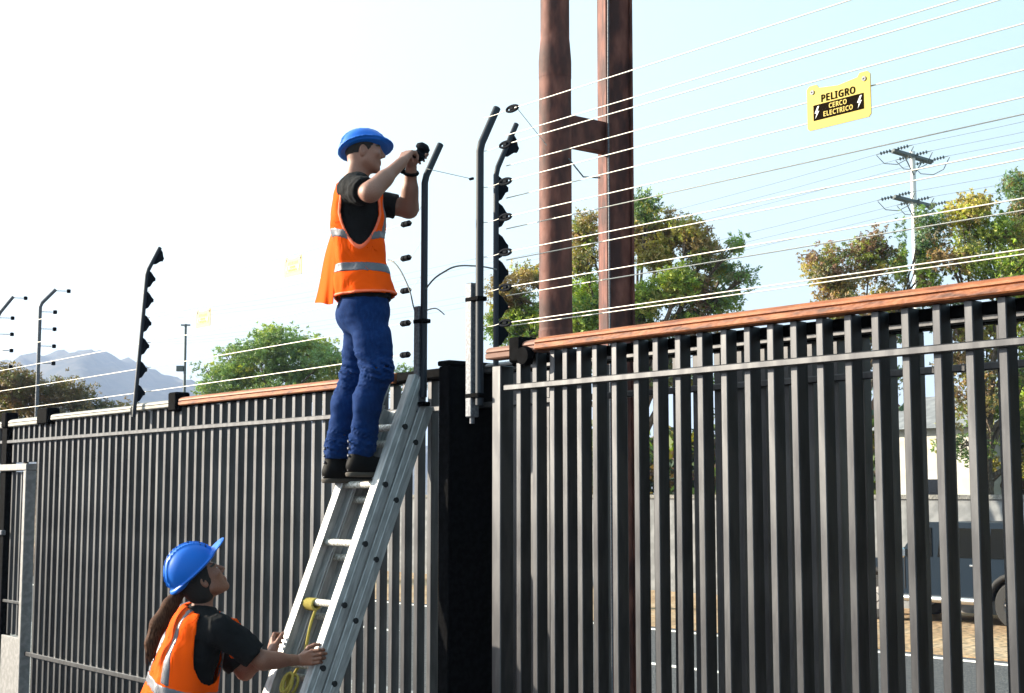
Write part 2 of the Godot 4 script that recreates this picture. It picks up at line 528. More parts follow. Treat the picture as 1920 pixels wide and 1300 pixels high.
func setting() -> void:
	var F := fx(0, 0, 0)
	var g := MB.new()
	g.face([Vector3(-4500, -0.14, -4500), Vector3(4500, -0.14, -4500), Vector3(4500, -0.14, 4500), Vector3(-4500, -0.14, 4500)], Vector3(0, -5, 0))
	struct("ground", g.mesh(), M.scrub)
	struct("yard", slab(-60, 60, -0.55, 30, -0.3, 0.0), M.asphalt, F)
	struct("pavement", slab(-80, 60, -4.4, -0.554, -0.3, -0.004), M.concrete, F)
	struct("kerb", slab(-80, 60, -4.55, -4.404, -0.3, 0.0), M.wall, F)
	struct("road", slab(-90, 60, -12.4, -4.554, -0.3, -0.10), M.asphalt, F)
	struct("dirt_verge", slab(-90, 60, -20.0, -12.404, -0.3, -0.085), M.dirt, F)
	var l := MB.new()
	l.box(Vector3(-15, -0.096, -12.05), Vector3(150, 0.008, 0.13))
	struct("road_edge_line", l.mesh(), M.paint, F)
	for k in 14:
		var q := MB.new()
		q.box(Vector3(-40 + k * 4.2, -0.096, -8.75), Vector3(2.9, 0.008, 0.12))
		struct("lane_dash", q.mesh(), M.paint, F)
	# hills: a ridge far behind the fence on the left
	var ridge := [Vector2(-620, 30), Vector2(-480, 52), Vector2(-380, 60), Vector2(-300, 71), Vector2(-268, 72), Vector2(-247, 77), Vector2(-235, 79), Vector2(-226, 74), Vector2(-208, 67.5), Vector2(-187, 60.5), Vector2(-160, 55), Vector2(-110, 38), Vector2(-40, 22), Vector2(60, 14), Vector2(200, 10), Vector2(420, 6), Vector2(700, 2)]
	var hb := MB.new()
	var fn := FastNoiseLite.new()
	fn.seed = 4
	fn.frequency = 0.02
	var nx := 330
	var nz := 36
	for j in nz:
		var t := float(j) / (nz - 1)
		for i in nx:
			var x := -620.0 + 1320.0 * i / (nx - 1)
			var hh := 0.0
			for k in ridge.size() - 1:
				if x >= ridge[k].x and x <= ridge[k + 1].x:
					hh = lerpf(ridge[k].y, ridge[k + 1].y, (x - ridge[k].x) / (ridge[k + 1].x - ridge[k].x))
			var s := sin(clampf(t * 1.35, 0, 1) * PI / 2)
			if t > 0.74: s = cos((t - 0.74) / 0.26 * PI / 2)
			var z := -470.0 - 450.0 * t
			var y := hh * s + (fn.get_noise_2d(x, z) * 9.0 + fn.get_noise_2d(x * 3.0, z * 3.0) * 4.0 + fn.get_noise_2d(x * 9.0, z * 9.0) * 1.4) * s
			hb.p.append(Vector3(x * (0.6 + 0.4 * clampf(t * 1.35, 0, 1)), y - 0.6, z) * 3.0)
			hb.n.append(Vector3.UP)
	for j in nz - 1:
		for i in nx - 1:
			var a := j * nx + i
			hb.ix.append_array([a, a + nx, a + 1, a + 1, a + nx, a + nx + 1])
	var st := SurfaceTool.new()
	st.create_from(hb.mesh(), 0)
	st.generate_normals()
	struct("hills", st.commit(), M.far_scrub)
	# low wall and white house behind the parked car
	var w := thing("garden_wall", "long low grey rendered wall behind the parked dark car", "wall", fx(-10, -0.1, -18.6))
	part(w, "wall", slab(-22, 16, -0.12, 0.12, 0, 2.02), M.wall)
	part(w, "coping", slab(-22, 16, -0.16, 0.16, 2.02, 2.10), M.concrete)
	var hs := thing("white_house", "small white house glimpsed through the gate slats beyond the grey wall", "house", fx(-15.7, -0.12, -26.5))
	part(hs, "wall", slab(-1.5, 1.5, -4, 0, 0, 3.75), M.house)
	var roof := MB.new()
	roof.poly(PackedVector2Array([Vector2(-4.3, 3.75), Vector2(0.3, 3.75), Vector2(-2.0, 4.7)]), 3.5, Transform3D(Basis(Vector3(0, 0, 1), Vector3.UP, Vector3(-1, 0, 0)), Vector3.ZERO))
	part(hs, "roof", roof.mesh(), M.wall)
	var win := part(hs, "window", slab(-0.45, 0.45, 0.0, 0.03, 1.2, 2.5), M.glass)
	part(win, "frame", slab(-0.5, 0.5, 0.0, 0.05, 1.1, 1.2), M.white)

# ------------------------------------------------------------------ fences
func slat_mesh(h0: float, h1: float, w: float, d: float) -> ArrayMesh:
	var b := MB.new()
	b.box(Vector3(w / 2, (h0 + h1) / 2, -d / 2), Vector3(w, h1 - h0, d), 0.003)
	return b.mesh()

func rail(parent: Node3D, called: String, u0: float, u1: float, h0: float, h1: float, v0: float, v1: float, m: Material, bv := 0.004) -> MeshInstance3D:
	var b := MB.new()
	b.box(Vector3((u0 + u1) / 2, (h0 + h1) / 2, (v0 + v1) / 2), Vector3(u1 - u0, h1 - h0, v1 - v0), bv)
	return part(parent, called, b.mesh(), m)

func round_rail(parent: Node3D, called: String, u0: float, u1: float, h0: float, h1: float, v0: float, v1: float, m: Material) -> MeshInstance3D:
	var hh := h1 - h0
	var d := v1 - v0
	var pts := PackedVector2Array()   # a channel section with a rounded top and a rolled lower lip
	for k in 9:
		var a := PI * k / 8.0
		pts.append(Vector2(d / 2 * cos(a), hh * 0.55 + hh * 0.45 * sin(a)))
	pts.append_array([Vector2(-d / 2, hh * 0.12), Vector2(-d / 2 + 0.006, 0), Vector2(d / 2 - 0.006, 0), Vector2(d / 2, hh * 0.1), Vector2(d / 2, hh * 0.42), Vector2(d / 2 - 0.008, hh * 0.48)])
	var b := MB.new()
	b.poly(pts, u1 - u0, Transform3D(Basis(Vector3(0, 0, 1), Vector3.UP, Vector3(-1, 0, 0)), Vector3((u0 + u1) / 2, h0, (v0 + v1) / 2)))
	return part(parent, called, b.mesh(), m)

func left_fence() -> void:
	var t := thing("steel_fence", "long black steel slat fence behind the ladder with orange and pale top channel", "fence", fx(0, 0, 0))
	var v := -0.30
	var full := slat_mesh(0.06, 2.60, 0.037, 0.05)
	var short := slat_mesh(2.27, 2.60, 0.037, 0.05)
	var us := []
	var u := -1.977
	while u > -9.4:
		us.append(u)
		u -= 0.1151
	for k in range(1, 12): us.append(-1.977 + 0.1167 * k)
	u = -0.577
	while u < 3.6:
		us.append(u)
		u += 0.1215
	for x in us:
		if x > -0.60 and x < -0.42: continue
		var door: bool = x < -6.46 and x > -7.62
		part(t, "slat", short if door else full, M["slat%d" % rng.randi_range(0, 2)], Transform3D(Basis(), Vector3(x + rng.randf_range(-0.003, 0.003), rng.randf_range(-0.004, 0.004), v)))
	rail(t, "rail", -9.5, 3.7, 2.434, 2.462, v + 0.001, v + 0.028, M.slat1)
	rail(t, "lower_rail", -6.43, 3.7, 0.70, 0.735, v + 0.001, v + 0.028, M.slat0)
	rail(t, "top_beam", -9.5, 3.7, 2.602, 2.618, v - 0.06, v + 0.01, M.black)
	round_rail(t, "top_channel", -3.77, -1.20, 2.606, 2.665, v - 0.05, v + 0.035, M.orange_rail).set_meta("label", "orange painted top channel")
	round_rail(t, "top_channel", -4.50, -3.90, 2.60, 2.655, v - 0.05, v + 0.035, M.pale_rail).set_meta("label", "pale grey top channel")
	round_rail(t, "top_channel", -6.02, -4.53, 2.595, 2.645, v - 0.05, v + 0.035, M.pale_rail)
	round_rail(t, "top_channel", -6.95, -6.30, 2.575, 2.64, v - 0.05, v + 0.035, M.pale_rail)
	round_rail(t, "top_channel", -9.4, -7.1, 2.57, 2.63, v - 0.05, v + 0.035, M.pale_rail)
	rail(t, "top_channel", -1.18, -0.62, 2.606, 2.66, v - 0.05, v + 0.03, M.black, 0.01).set_meta("label", "black painted top channel")
	round_rail(t, "top_channel", -0.4, 3.7, 2.606, 2.66, v - 0.05, v + 0.03, M.slat1)
	for c in [[-3.90, -3.78], [-6.28, -6.06], [-7.08, -6.97]]:
		rail(t, "clamp", c[0], c[1], 2.57, 2.70, v - 0.06, v + 0.05, M.black, 0.01)
	rail(t, "door_post", -7.10, -6.98, 0, 2.60, v - 0.06, v + 0.03, M.black, 0.006)
	# the pedestrian door at the far left
	var d := thing("pedestrian_door", "pale framed steel pedestrian door at the left end of the fence", "door", fx(-6.97, 0, v))
	rail(d, "frame", -0.62, 0.53, 2.20, 2.255, -0.03, 0.06, M.grey_paint, 0.006)
	rail(d, "frame", 0.47, 0.53, 0, 2.198, -0.03, 0.06, M.grey_paint, 0.006)
	rail(d, "frame", -0.68, -0.62, 0, 2.198, -0.03, 0.06, M.grey_paint, 0.006)
	rail(d, "kick_panel", -0.6, 0.46, 0.05, 0.83, -0.012, 0.02, M.grey_paint, 0.004)
	var dm := slat_mesh(0.84, 2.19, 0.03, 0.03)
	for k in 10: part(d, "slat", dm, M["slat%d" % (k % 3)], Transform3D(Basis(), Vector3(-0.58 + k * 0.105, 0, 0.0)))
	rail(d, "rail", -0.6, 0.46, 1.10, 1.125, 0.002, 0.02, M.slat0)
	rail(d, "latch", -0.16, 0.02, 1.66, 1.70, 0.02, 0.06, M.galv, 0.006)

func right_gate() -> void:
	var t := thing("sliding_gate", "black steel slat gate on the right under a bright orange top rail", "gate", fx(0, 0, 0))
	var us := [0.179, 0.2956, 0.4124, 0.5015, 0.5956, 0.691, 0.813, 0.945, 1.063, 1.186, 1.31, 1.435, 1.5577, 1.676, 1.79, 1.911, 2.032, 2.156, 2.281, 2.408, 2.530, 2.654, 2.777, 2.90, 3.02, 3.142, 3.264, 3.386, 3.508]
	var sm := slat_mesh(0.08, 2.645, 0.033, 0.062)
	var i := 0
	for x in us:
		part(t, "slat", sm, M["slat%d" % ((i * 7 + i / 3) % 3)], Transform3D(Basis(Vector3(0, 0, 1), rng.randf_range(-0.0015, 0.0015)), Vector3(x, 0, 0)))
		i += 1
	var jb := MB.new()
	jb.box(Vector3(0.032, 1.33, -0.04), Vector3(0.064, 2.54, 0.08), 0.004)
	part(t, "end_post", jb.mesh(), M.slat2)
	rail(t, "rail", 0.12, 3.6, 2.476, 2.504, 0.001, 0.03, M.slat1)
	rail(t, "lower_rail", 0.066, 3.6, 0.70, 0.735, 0.001, 0.03, M.slat0)
	rail(t, "bottom_beam", 0.0, 3.6, 0.02, 0.078, -0.05, 0.01, M.black)
	rail(t, "top_beam", 0.066, 3.6, 2.60, 2.644, -0.09, -0.064, M.black)
	round_rail(t, "top_rail", 0.36, 3.62, 2.648, 2.706, -0.05, 0.045, M.orange_rail).set_meta("label", "bright orange rounded top rail")
	round_rail(t, "top_rail", 0.0, 0.185, 2.628, 2.688, -0.05, 0.04, M.faded_rail).set_meta("label", "faded brown end of the top rail")
	round_rail(t, "top_rail", 0.27, 0.358, 2.64, 2.70, -0.05, 0.042, M.faded_rail)
	rail(t, "clamp", 0.187, 0.268, 2.60, 2.715, -0.06, 0.055, M.black, 0.008)
	var w := MB.new()
	w.lathe([Vector2(0.0, -0.02), Vector2(0.04, -0.02), Vector2(0.045, 0.0), Vector2(0.04, 0.02), Vector2(0, 0.02)], Transform3D(Basis(Vector3.RIGHT, PI / 2), Vector3(0.31, 2.622, 0.055)))
	part(t, "roller", w.mesh(), M.black)

func gate_column() -> void:
	var t := thing("gate_column", "wide black steel gate column between the fence and the sliding gate", "column", fx(-0.5, 0, -0.25))
	rail(t, "shaft", -0.045, 0.045, 0, 2.64, -0.22, 0.16, M.black, 0.006)
	rail(t, "cap", -0.05, 0.05, 2.642, 2.668, -0.225, 0.165, M.black, 0.006)
	rail(t, "backing_plate", 0.047, 0.42, 0, 2.60, -0.20, -0.18, M.black, 0.004)
	rail(t, "guide_plate", 0.049, 0.34, 2.46, 2.66, -0.174, -0.15, M.post, 0.006)
	var k := MB.new()
	k.lathe([Vector2(0.0, -0.03), Vector2(0.03, -0.03), Vector2(0.034, 0), Vector2(0.03, 0.03), Vector2(0, 0.03)], Transform3D(Basis(), Vector3(0.25, 2.70, -0.13)))
	part(t, "guide_roller", k.mesh(), M.black)
	rail(t, "slot_plate", 0.20, 0.225, 2.43, 2.53, -0.148, -0.14, M.galv, 0.003)

# ------------------------------------------------------------------ electric fence
func spike(b: MB, h: float, r := 0.052, t := 0.020) -> void:   # flat triangular insulator that sticks out from a post, in the post's frame
	b.poly(PackedVector2Array([Vector2(0, -0.062), Vector2(0.018, -0.052), Vector2(r * 0.75, -0.016), Vector2(r, -0.010), Vector2(r, 0.010), Vector2(r * 0.8, 0.02), Vector2(0.022, 0.05), Vector2(0, 0.066)]), t, Transform3D(Basis(Vector3(0.35, 0, -0.937), Vector3.UP, Vector3(0.937, 0, 0.35)), Vector3(0, h, 0)))

func epost(label: String, u: float, v: float, h0: float, hb: float, ht: float, r: float, spikes: Array, bar := [], lean := 0.0) -> Node3D:
	var t := thing("electric_fence_post", label, "fence post", fx(u, 0, v), "posts of the electric fence")
	var b := MB.new()
	var out := (ht - hb) * 0.52
	var at := func(h: float) -> Vector3:
		if h <= hb: return Vector3(0, h, -lean * (h - h0))
		return Vector3(0, h, -lean * (hb - h0) - (h - hb) * 0.5)
	b.tube([at.call(h0), at.call(hb - 0.02), at.call(hb + 0.02), at.call(ht)], r, 10)
	part(t, "pole", b.mesh(), M.post)
	for h in spikes:
		var s := MB.new()
		spike(s, 0)
		var o: Vector3 = at.call(h)
		part(t, "insulator", s.mesh(), M.insul, Transform3D(Basis(Vector3.RIGHT, 0.0 if h < hb else -0.45), o + Vector3(0, 0, -r * 0.8)))
	if bar.size():
		var m := MB.new()
		m.box(Vector3(bar[2], (bar[0] + bar[1]) / 2, 0.0), Vector3(0.045, bar[1] - bar[0], 0.05), 0.004)
		part(t, "mounting_bar", m.mesh(), M.galv)
		for h in [bar[0] + 0.1, bar[1] - 0.08]:
			var k := MB.new()
			k.box(Vector3(bar[2] * 0.5, h, 0), Vector3(absf(bar[2]) + 0.05, 0.022, 0.056), 0.004)
			part(t, "clamp", k.mesh(), M.black)
		var e := MB.new()
		e.lathe([Vector2(0, 0), Vector2(0.012, 0), Vector2(0.012, 0.03), Vector2(0, 0.03)], Transform3D(Basis(), Vector3(bar[2], bar[0] - 0.03, 0)), 8)
		part(t, "bolt", e.mesh(), M.galv)
	return t

func clip_mesh() -> ArrayMesh:   # an end insulator: an elongated black loop on its wire
	var b := MB.new()
	var pts := []
	for k in 17:
		var a := TAU * k / 16.0
		pts.append(Vector3(0.042 * cos(a), 0.013 * sin(a), 0))
	b.tube(pts, 0.0065, 6, false)
	b.box(Vector3(0, 0, 0), Vector3(0.03, 0.016, 0.014), 0.003)
	return b.mesh()

func dark_clip_mesh() -> ArrayMesh:   # a closed insulator
	var b := MB.new()
	b.lathe([Vector2(0, -0.045), Vector2(0.008, -0.045), Vector2(0.012, -0.032), Vector2(0.017, -0.028), Vector2(0.017, -0.006), Vector2(0.013, 0), Vector2(0.017, 0.006), Vector2(0.017, 0.028), Vector2(0.012, 0.032), Vector2(0.008, 0.045), Vector2(0, 0.045)], Transform3D(Basis(Vector3(0, 0, 1), PI / 2), Vector3.ZERO), 10)
	return b.mesh()

func strand(a: Vector3, b: Vector3, sag: float, r: float, seg := 12) -> ArrayMesh:
	var pts := []
	for k in seg + 1:
		var t := float(k) / seg
		pts.append(a.lerp(b, t) - Vector3(0, sag * 4 * t * (1 - t), 0))
	var m := MB.new()
	m.tube(pts, r, 6)
	return m.mesh()

func curve(pts: Array, r: float) -> ArrayMesh:
	var c := Curve3D.new()
	for i in pts.size():
		var a: Vector3 = pts[max(i - 1, 0)]
		var b: Vector3 = pts[min(i + 1, pts.size() - 1)]
		c.add_point(pts[i], -(b - a) / 6.0, (b - a) / 6.0)
	c.bake_interval = 0.02
	var m := MB.new()
	m.tube(Array(c.get_baked_points()), r, 6)
	return m.mesh()

const ORD := ["lowest", "second lowest", "third lowest", "middle", "third highest", "second highest", "top"]

func electric_fence() -> void:
	epost("bent dark post the man on the ladder is working on, no insulators", -0.755, -0.15, 2.50, 3.645, 3.845, 0.018, [], [2.365, 2.975, -0.035])
	epost("tallest bent dark post with pale mounting bar at the left edge of the gate", -0.07, 0.02, 2.42, 3.66, 3.868, 0.019, [], [2.365, 3.005, -0.055])
	epost("dark strip post with saw-tooth insulators in front of the rusty columns", -0.22, -0.20, 2.62, 3.60, 3.86, 0.014, [2.785, 2.92, 3.09, 3.22, 3.375, 3.51, 3.74])
	epost("dark post with seven saw-tooth insulators above the left fence", -4.37, -0.22, 2.55, 3.60, 3.79, 0.015, [2.72, 2.89, 3.06, 3.225, 3.395, 3.55, 3.72], [], 0.07)
	var far := []
	for q in [["thin bent grey post left of the dark saw-tooth post, small insulators beside it", -7.81, -0.84, 2.3, 3.76, 3.91], ["thin bent grey post cut by the left edge of the picture", -8.76, -0.79, 2.3, 3.757, 3.94]]:
		var t := thing("electric_fence_post", q[0], "fence post", fx(q[1], 0, q[2]), "posts of the electric fence")
		var b := MB.new()
		b.tube([Vector3(0, q[3], 0), Vector3(0.0, q[4] - 0.02, 0), Vector3(0.005, q[4] + 0.02, -0.015), Vector3(0.06, q[5], -0.12)], 0.018, 8)
		part(t, "pole", b.mesh(), M.galv)
		for k in 5:
			var h: float = q[5] - 0.015 - (0 if k == 0 else 0.2 + (k - 1) * 0.16)
			var m := MB.new()
			m.bar(Vector3(0.0, h, 0), Vector3(0.05, h, -0.10), 0.006, 0.006)
			m.lathe([Vector2(0, -0.02), Vector2(0.02, -0.015), Vector2(0.02, 0.015), Vector2(0, 0.02)], Transform3D(Basis(), Vector3(0.06, h, -0.12)), 8)
			part(t, "insulator", m.mesh(), M.insul, Transform3D(Basis(), Vector3(0.06 if k == 0 else 0.0, 0, -0.10 if k == 0 else 0.0)))
	# front row of wires over the gate, tied back to the tall post
	var hs := [2.795, 2.962, 3.128, 3.295, 3.465, 3.642, 3.805]
	var cm := clip_mesh()
	var dm := dark_clip_mesh()
	for k in 7:
		var h: float = hs[k]
		single("electric_wire", "%s wire of the front row strung over the gate" % ORD[k], "wire", strand(fw(0.14, h, 0), fw(6.5, h, 0), 0.006, 0.0027), M.wire, Transform3D(), "white wires of the electric fence")
		var c := single("strain_insulator", "%s loop-shaped insulator beside the saw-tooth post at the gate" % ORD[k], "insulator", cm, M.insul, fx(0.10 if k < 6 else 0.15, h, 0), "strain insulators of the electric fence")
		part(c, "tie_wire", strand(Vector3(-0.04, 0, 0), Vector3(-0.15 if k < 6 else -0.2, -0.005, 0.01), 0.004, 0.0022, 4), M.wire)
	# back row, held by the saw-tooth post
	var hb := [2.825, 2.977, 3.155, 3.312, 3.467, 3.63, 3.785]
	for k in 7:
		var h: float = hb[k]
		single("electric_wire", "%s wire of the back row behind the gate" % ORD[k], "wire", strand(fw(-0.2, h, -0.25), fw(6.5, h, -0.25), 0.006, 0.0027), M.wire, Transform3D(), "white wires of the electric fence")
	# left row, not yet fixed to the ladder post
	var hl := [2.757, 2.93, 3.11, 3.29, 3.48]
	for k in 5:
		var h: float = hl[k]
		var nm: String = ["lowest", "second lowest", "middle", "second highest", "top"][k]
		single("electric_wire", "%s wire over the left fence ending beside the man's legs or back" % nm, "wire", strand(fw(-1.17, h, -0.3), fw(-11.0, h - 0.02, -0.3), 0.02, 0.003), M.wire, Transform3D(), "white wires of the electric fence")
		var c := single("strain_insulator", "%s small black insulator hanging between the man and the ladder post" % nm, "insulator", dm, M.insul, fx(-1.135, h, -0.3), "strain insulators of the electric fence")
		part(c, "tie_wire", strand(Vector3(0.045, 0, 0), Vector3(0.36, 0.03, 0.15), 0.004, 0.0012, 4), M.wire)
	single("loose_cable", "grey cable curving down from the man's vest to the ladder post", "cable", curve([fw(-1.09, 3.26, -0.15), fw(-1.035, 3.239, -0.15), fw(-0.964, 3.178, -0.15), fw(-0.885, 3.069, -0.15), fw(-0.845, 2.972, -0.15), fw(-0.80, 2.90, -0.15)], 0.004), M.cable)
	single("loose_cable", "dark cable arching between the two bent posts", "cable", curve([fw(-0.755, 3.04, -0.15), fw(-0.732, 3.067, -0.15), fw(-0.662, 3.109, -0.15), fw(-0.57, 3.135, -0.15), fw(-0.503, 3.147, -0.15), fw(-0.414, 3.144, -0.15), fw(-0.263, 3.12, -0.15), fw(-0.19, 3.10, -0.18)], 0.0045), M.cable)
	single("loose_cable", "thin short cable end poking out right of the ladder post", "cable", curve([fw(-0.755, 2.945, -0.15), fw(-0.70, 2.952, -0.15), fw(-0.64, 2.948, -0.15), fw(-0.578, 2.912, -0.15)], 0.003), M.galv)
	var lw := thing("loose_wire", "thin straight wire end with a small tip right of the ladder post's bend", "wire", fx(0, 0, 0))
	part(lw, "strand", strand(Vector3(-0.75, 3.70, -0.15), Vector3(-0.365, 3.58, -0.15), 0.0, 0.0018, 4), M.cable)
	var tp := MB.new()
	tp.box(Vector3(-0.355, 3.577, -0.15), Vector3(0.03, 0.012, 0.012), 0.002)
	part(lw, "tip", tp.mesh(), M.insul)
	single("loose_wire", "thin slack wire slanting from the top loop insulator across the rusty column", "wire", strand(fw(0.185, 3.80, 0), fw(0.34, 3.60, -0.05), 0.0, 0.0018, 4), M.cable)
	warning_sign("yellow danger sign with black print hanging high on the wires at right", fx(2.045, 3.43, 0.012), false)
	warning_sign("yellow sign with painted-in glare hanging on wires just left of the man", fx(-2.31, 3.39, -0.285), true)
	warning_sign("yellow sign with painted-in glare hanging on wires above the round green tree", fx(-3.47, 3.18, -0.285), true)

func warning_sign(label: String, xf: Transform3D, faded: bool) -> void:  # faded means glare painted as paler board and ink
	var t := thing("warning_sign", label, "sign", xf, "danger signs on the electric fence")
	var k := 0.72 if faded else 1.0
	var w := 0.143
	var pts := PackedVector2Array()
	for q in [[-w + 0.01, -0.085], [w - 0.01, -0.085], [w, -0.075], [w, 0.072], [w - 0.012, 0.084], [w - 0.045, 0.084], [w - 0.056, 0.070], [0.0, 0.060], [-w + 0.056, 0.070], [-w + 0.045, 0.084], [-w + 0.012, 0.084], [-w, 0.072], [-w, -0.075]]:
		pts.append(Vector2(q[0], q[1]) * k)
	var b := MB.new()
	b.poly(pts, 0.004, Transform3D())
	part(t, "board", b.mesh(), M.glare_yellow if faded else M.yellow)
	for s in [-1, 1]:
		var e := MB.new()
		e.lathe([Vector2(0.003, 0.003), Vector2(0.009, 0.003), Vector2(0.009, 0.0), Vector2(0.003, 0.0)], Transform3D(Basis(Vector3.RIGHT, PI / 2), Vector3(s * (w - 0.026) * k, 0.058 * k, 0.002)), 10)
		part(t, "eyelet", e.mesh(), M.galv)
	var ink: Material = M.glare_print if faded else M.print_black
	lettering(t, "PELIGRO", 0.038 * k, Vector3(0, 0.026 * k, 0.003), ink)
	var p := MB.new()
	p.box(Vector3(0, -0.022 * k, 0.0025), Vector3(0.226, 0.058, 0.002) * k, 0.0)
	part(t, "printed_panel", p.mesh(), ink)
	var yel: Material = M.glare_yellow if faded else M.yellow
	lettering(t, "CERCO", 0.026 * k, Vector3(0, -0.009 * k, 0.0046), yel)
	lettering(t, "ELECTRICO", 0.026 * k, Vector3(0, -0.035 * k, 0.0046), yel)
	for s in [-1, 1]:
		var z := MB.new()
		z.poly(PackedVector2Array([Vector2(0.004, 0.022) * k, Vector2(-0.010, -0.003) * k, Vector2(-0.001, -0.002) * k, Vector2(-0.007, -0.023) * k, Vector2(0.011, 0.004) * k, Vector2(0.002, 0.003) * k, Vector2(0.011, 0.022) * k]), 0.0012, Transform3D(Basis(), Vector3(s * 0.096 * k, -0.022 * k, 0.0046)))
		part(t, "bolt_mark", z.mesh(), M.white)

func lettering(t: Node3D, s: String, size: float, at: Vector3, m: Material) -> void:
	var f := SystemFont.new()
	f.font_names = PackedStringArray(["Droid Sans"])
	f.font_weight = 700
	var x := TextMesh.new()
	x.text = s
	x.font = f
	x.font_size = 32
	x.pixel_size = size / 32.0
	x.depth = 0.001
	part(t, "lettering", x, m, Transform3D(Basis(), at))

# ------------------------------------------------------------------ rusty columns, poles
func columns() -> void:
	var a := Vector3(0.337, 0, -11.0)
	var t := thing("twin_column_frame", "pair of tall rusty steel columns joined by a cross beam behind the gate", "column", Transform3D(Basis(), a))
	var b := MB.new()
	b.lathe([Vector2(0.14, -0.1), Vector2(0.134, 2.6), Vector2(0.132, 3.25), Vector2(0.128, 3.27), Vector2(0.126, 5.38), Vector2(0.125, 5.40)], Transform3D(), 32)
	part(t, "round_column", b.mesh(), M.rust)
	var s := MB.new()
	s.lathe([Vector2(0.0, 5.24), Vector2(0.128, 5.24), Vector2(0.1285, 5.38), Vector2(0.118, 5.52), Vector2(0.114, 5.56), Vector2(0.112, 9.0), Vector2(0, 9.0)], Transform3D(), 32)
	part(t, "upper_pipe", s.mesh(), M.rust)
	# H column, turned so that the left flange catches the sun
	var hx := Transform3D(Basis(Vector3.UP, deg_to_rad(13)), Vector3(0.497, 0, -0.37))
	var col := MB.new()
	col.box(hx * Vector3(-0.105, 4.45, 0), Vector3(0.018, 9.1, 0.24), 0.003, hx.basis)
	part(t, "flange", col.mesh(), M.rust)
	col = MB.new()
	col.box(hx * Vector3(0.105, 4.45, 0), Vector3(0.018, 9.1, 0.24), 0.003, hx.basis)
	part(t, "flange", col.mesh(), M.rust)
	col = MB.new()
	col.box(hx * Vector3(0, 4.45, 0.06), Vector3(0.19, 9.1, 0.014), 0.002, hx.basis)
	part(t, "web", col.mesh(), M.rust)
	var bm := MB.new()
	bm.bar(Vector3(0.08, 4.84, -0.06), Vector3(0.44, 4.84, -0.34), 0.10, 0.245, 0.004, Vector3.UP)
	part(t, "cross_beam", bm.mesh(), M.rust)
	var cd := MB.new()
	cd.tube([hx * Vector3(-0.10, 0, 0.135), hx * Vector3(-0.10, 5.2, 0.135), hx * Vector3(-0.07, 9.0, 0.135)], 0.008, 6)
	part(t, "conduit", cd.mesh(), M.galv)
	var tie := MB.new()
	tie.tube([Vector3(0.10, 4.58, 0.1), Vector3(0.22, 4.47, -0.05), Vector3(0.36, 4.50, -0.22)], 0.006, 6)
	part(t, "tie_wire", tie.mesh(), M.cable)

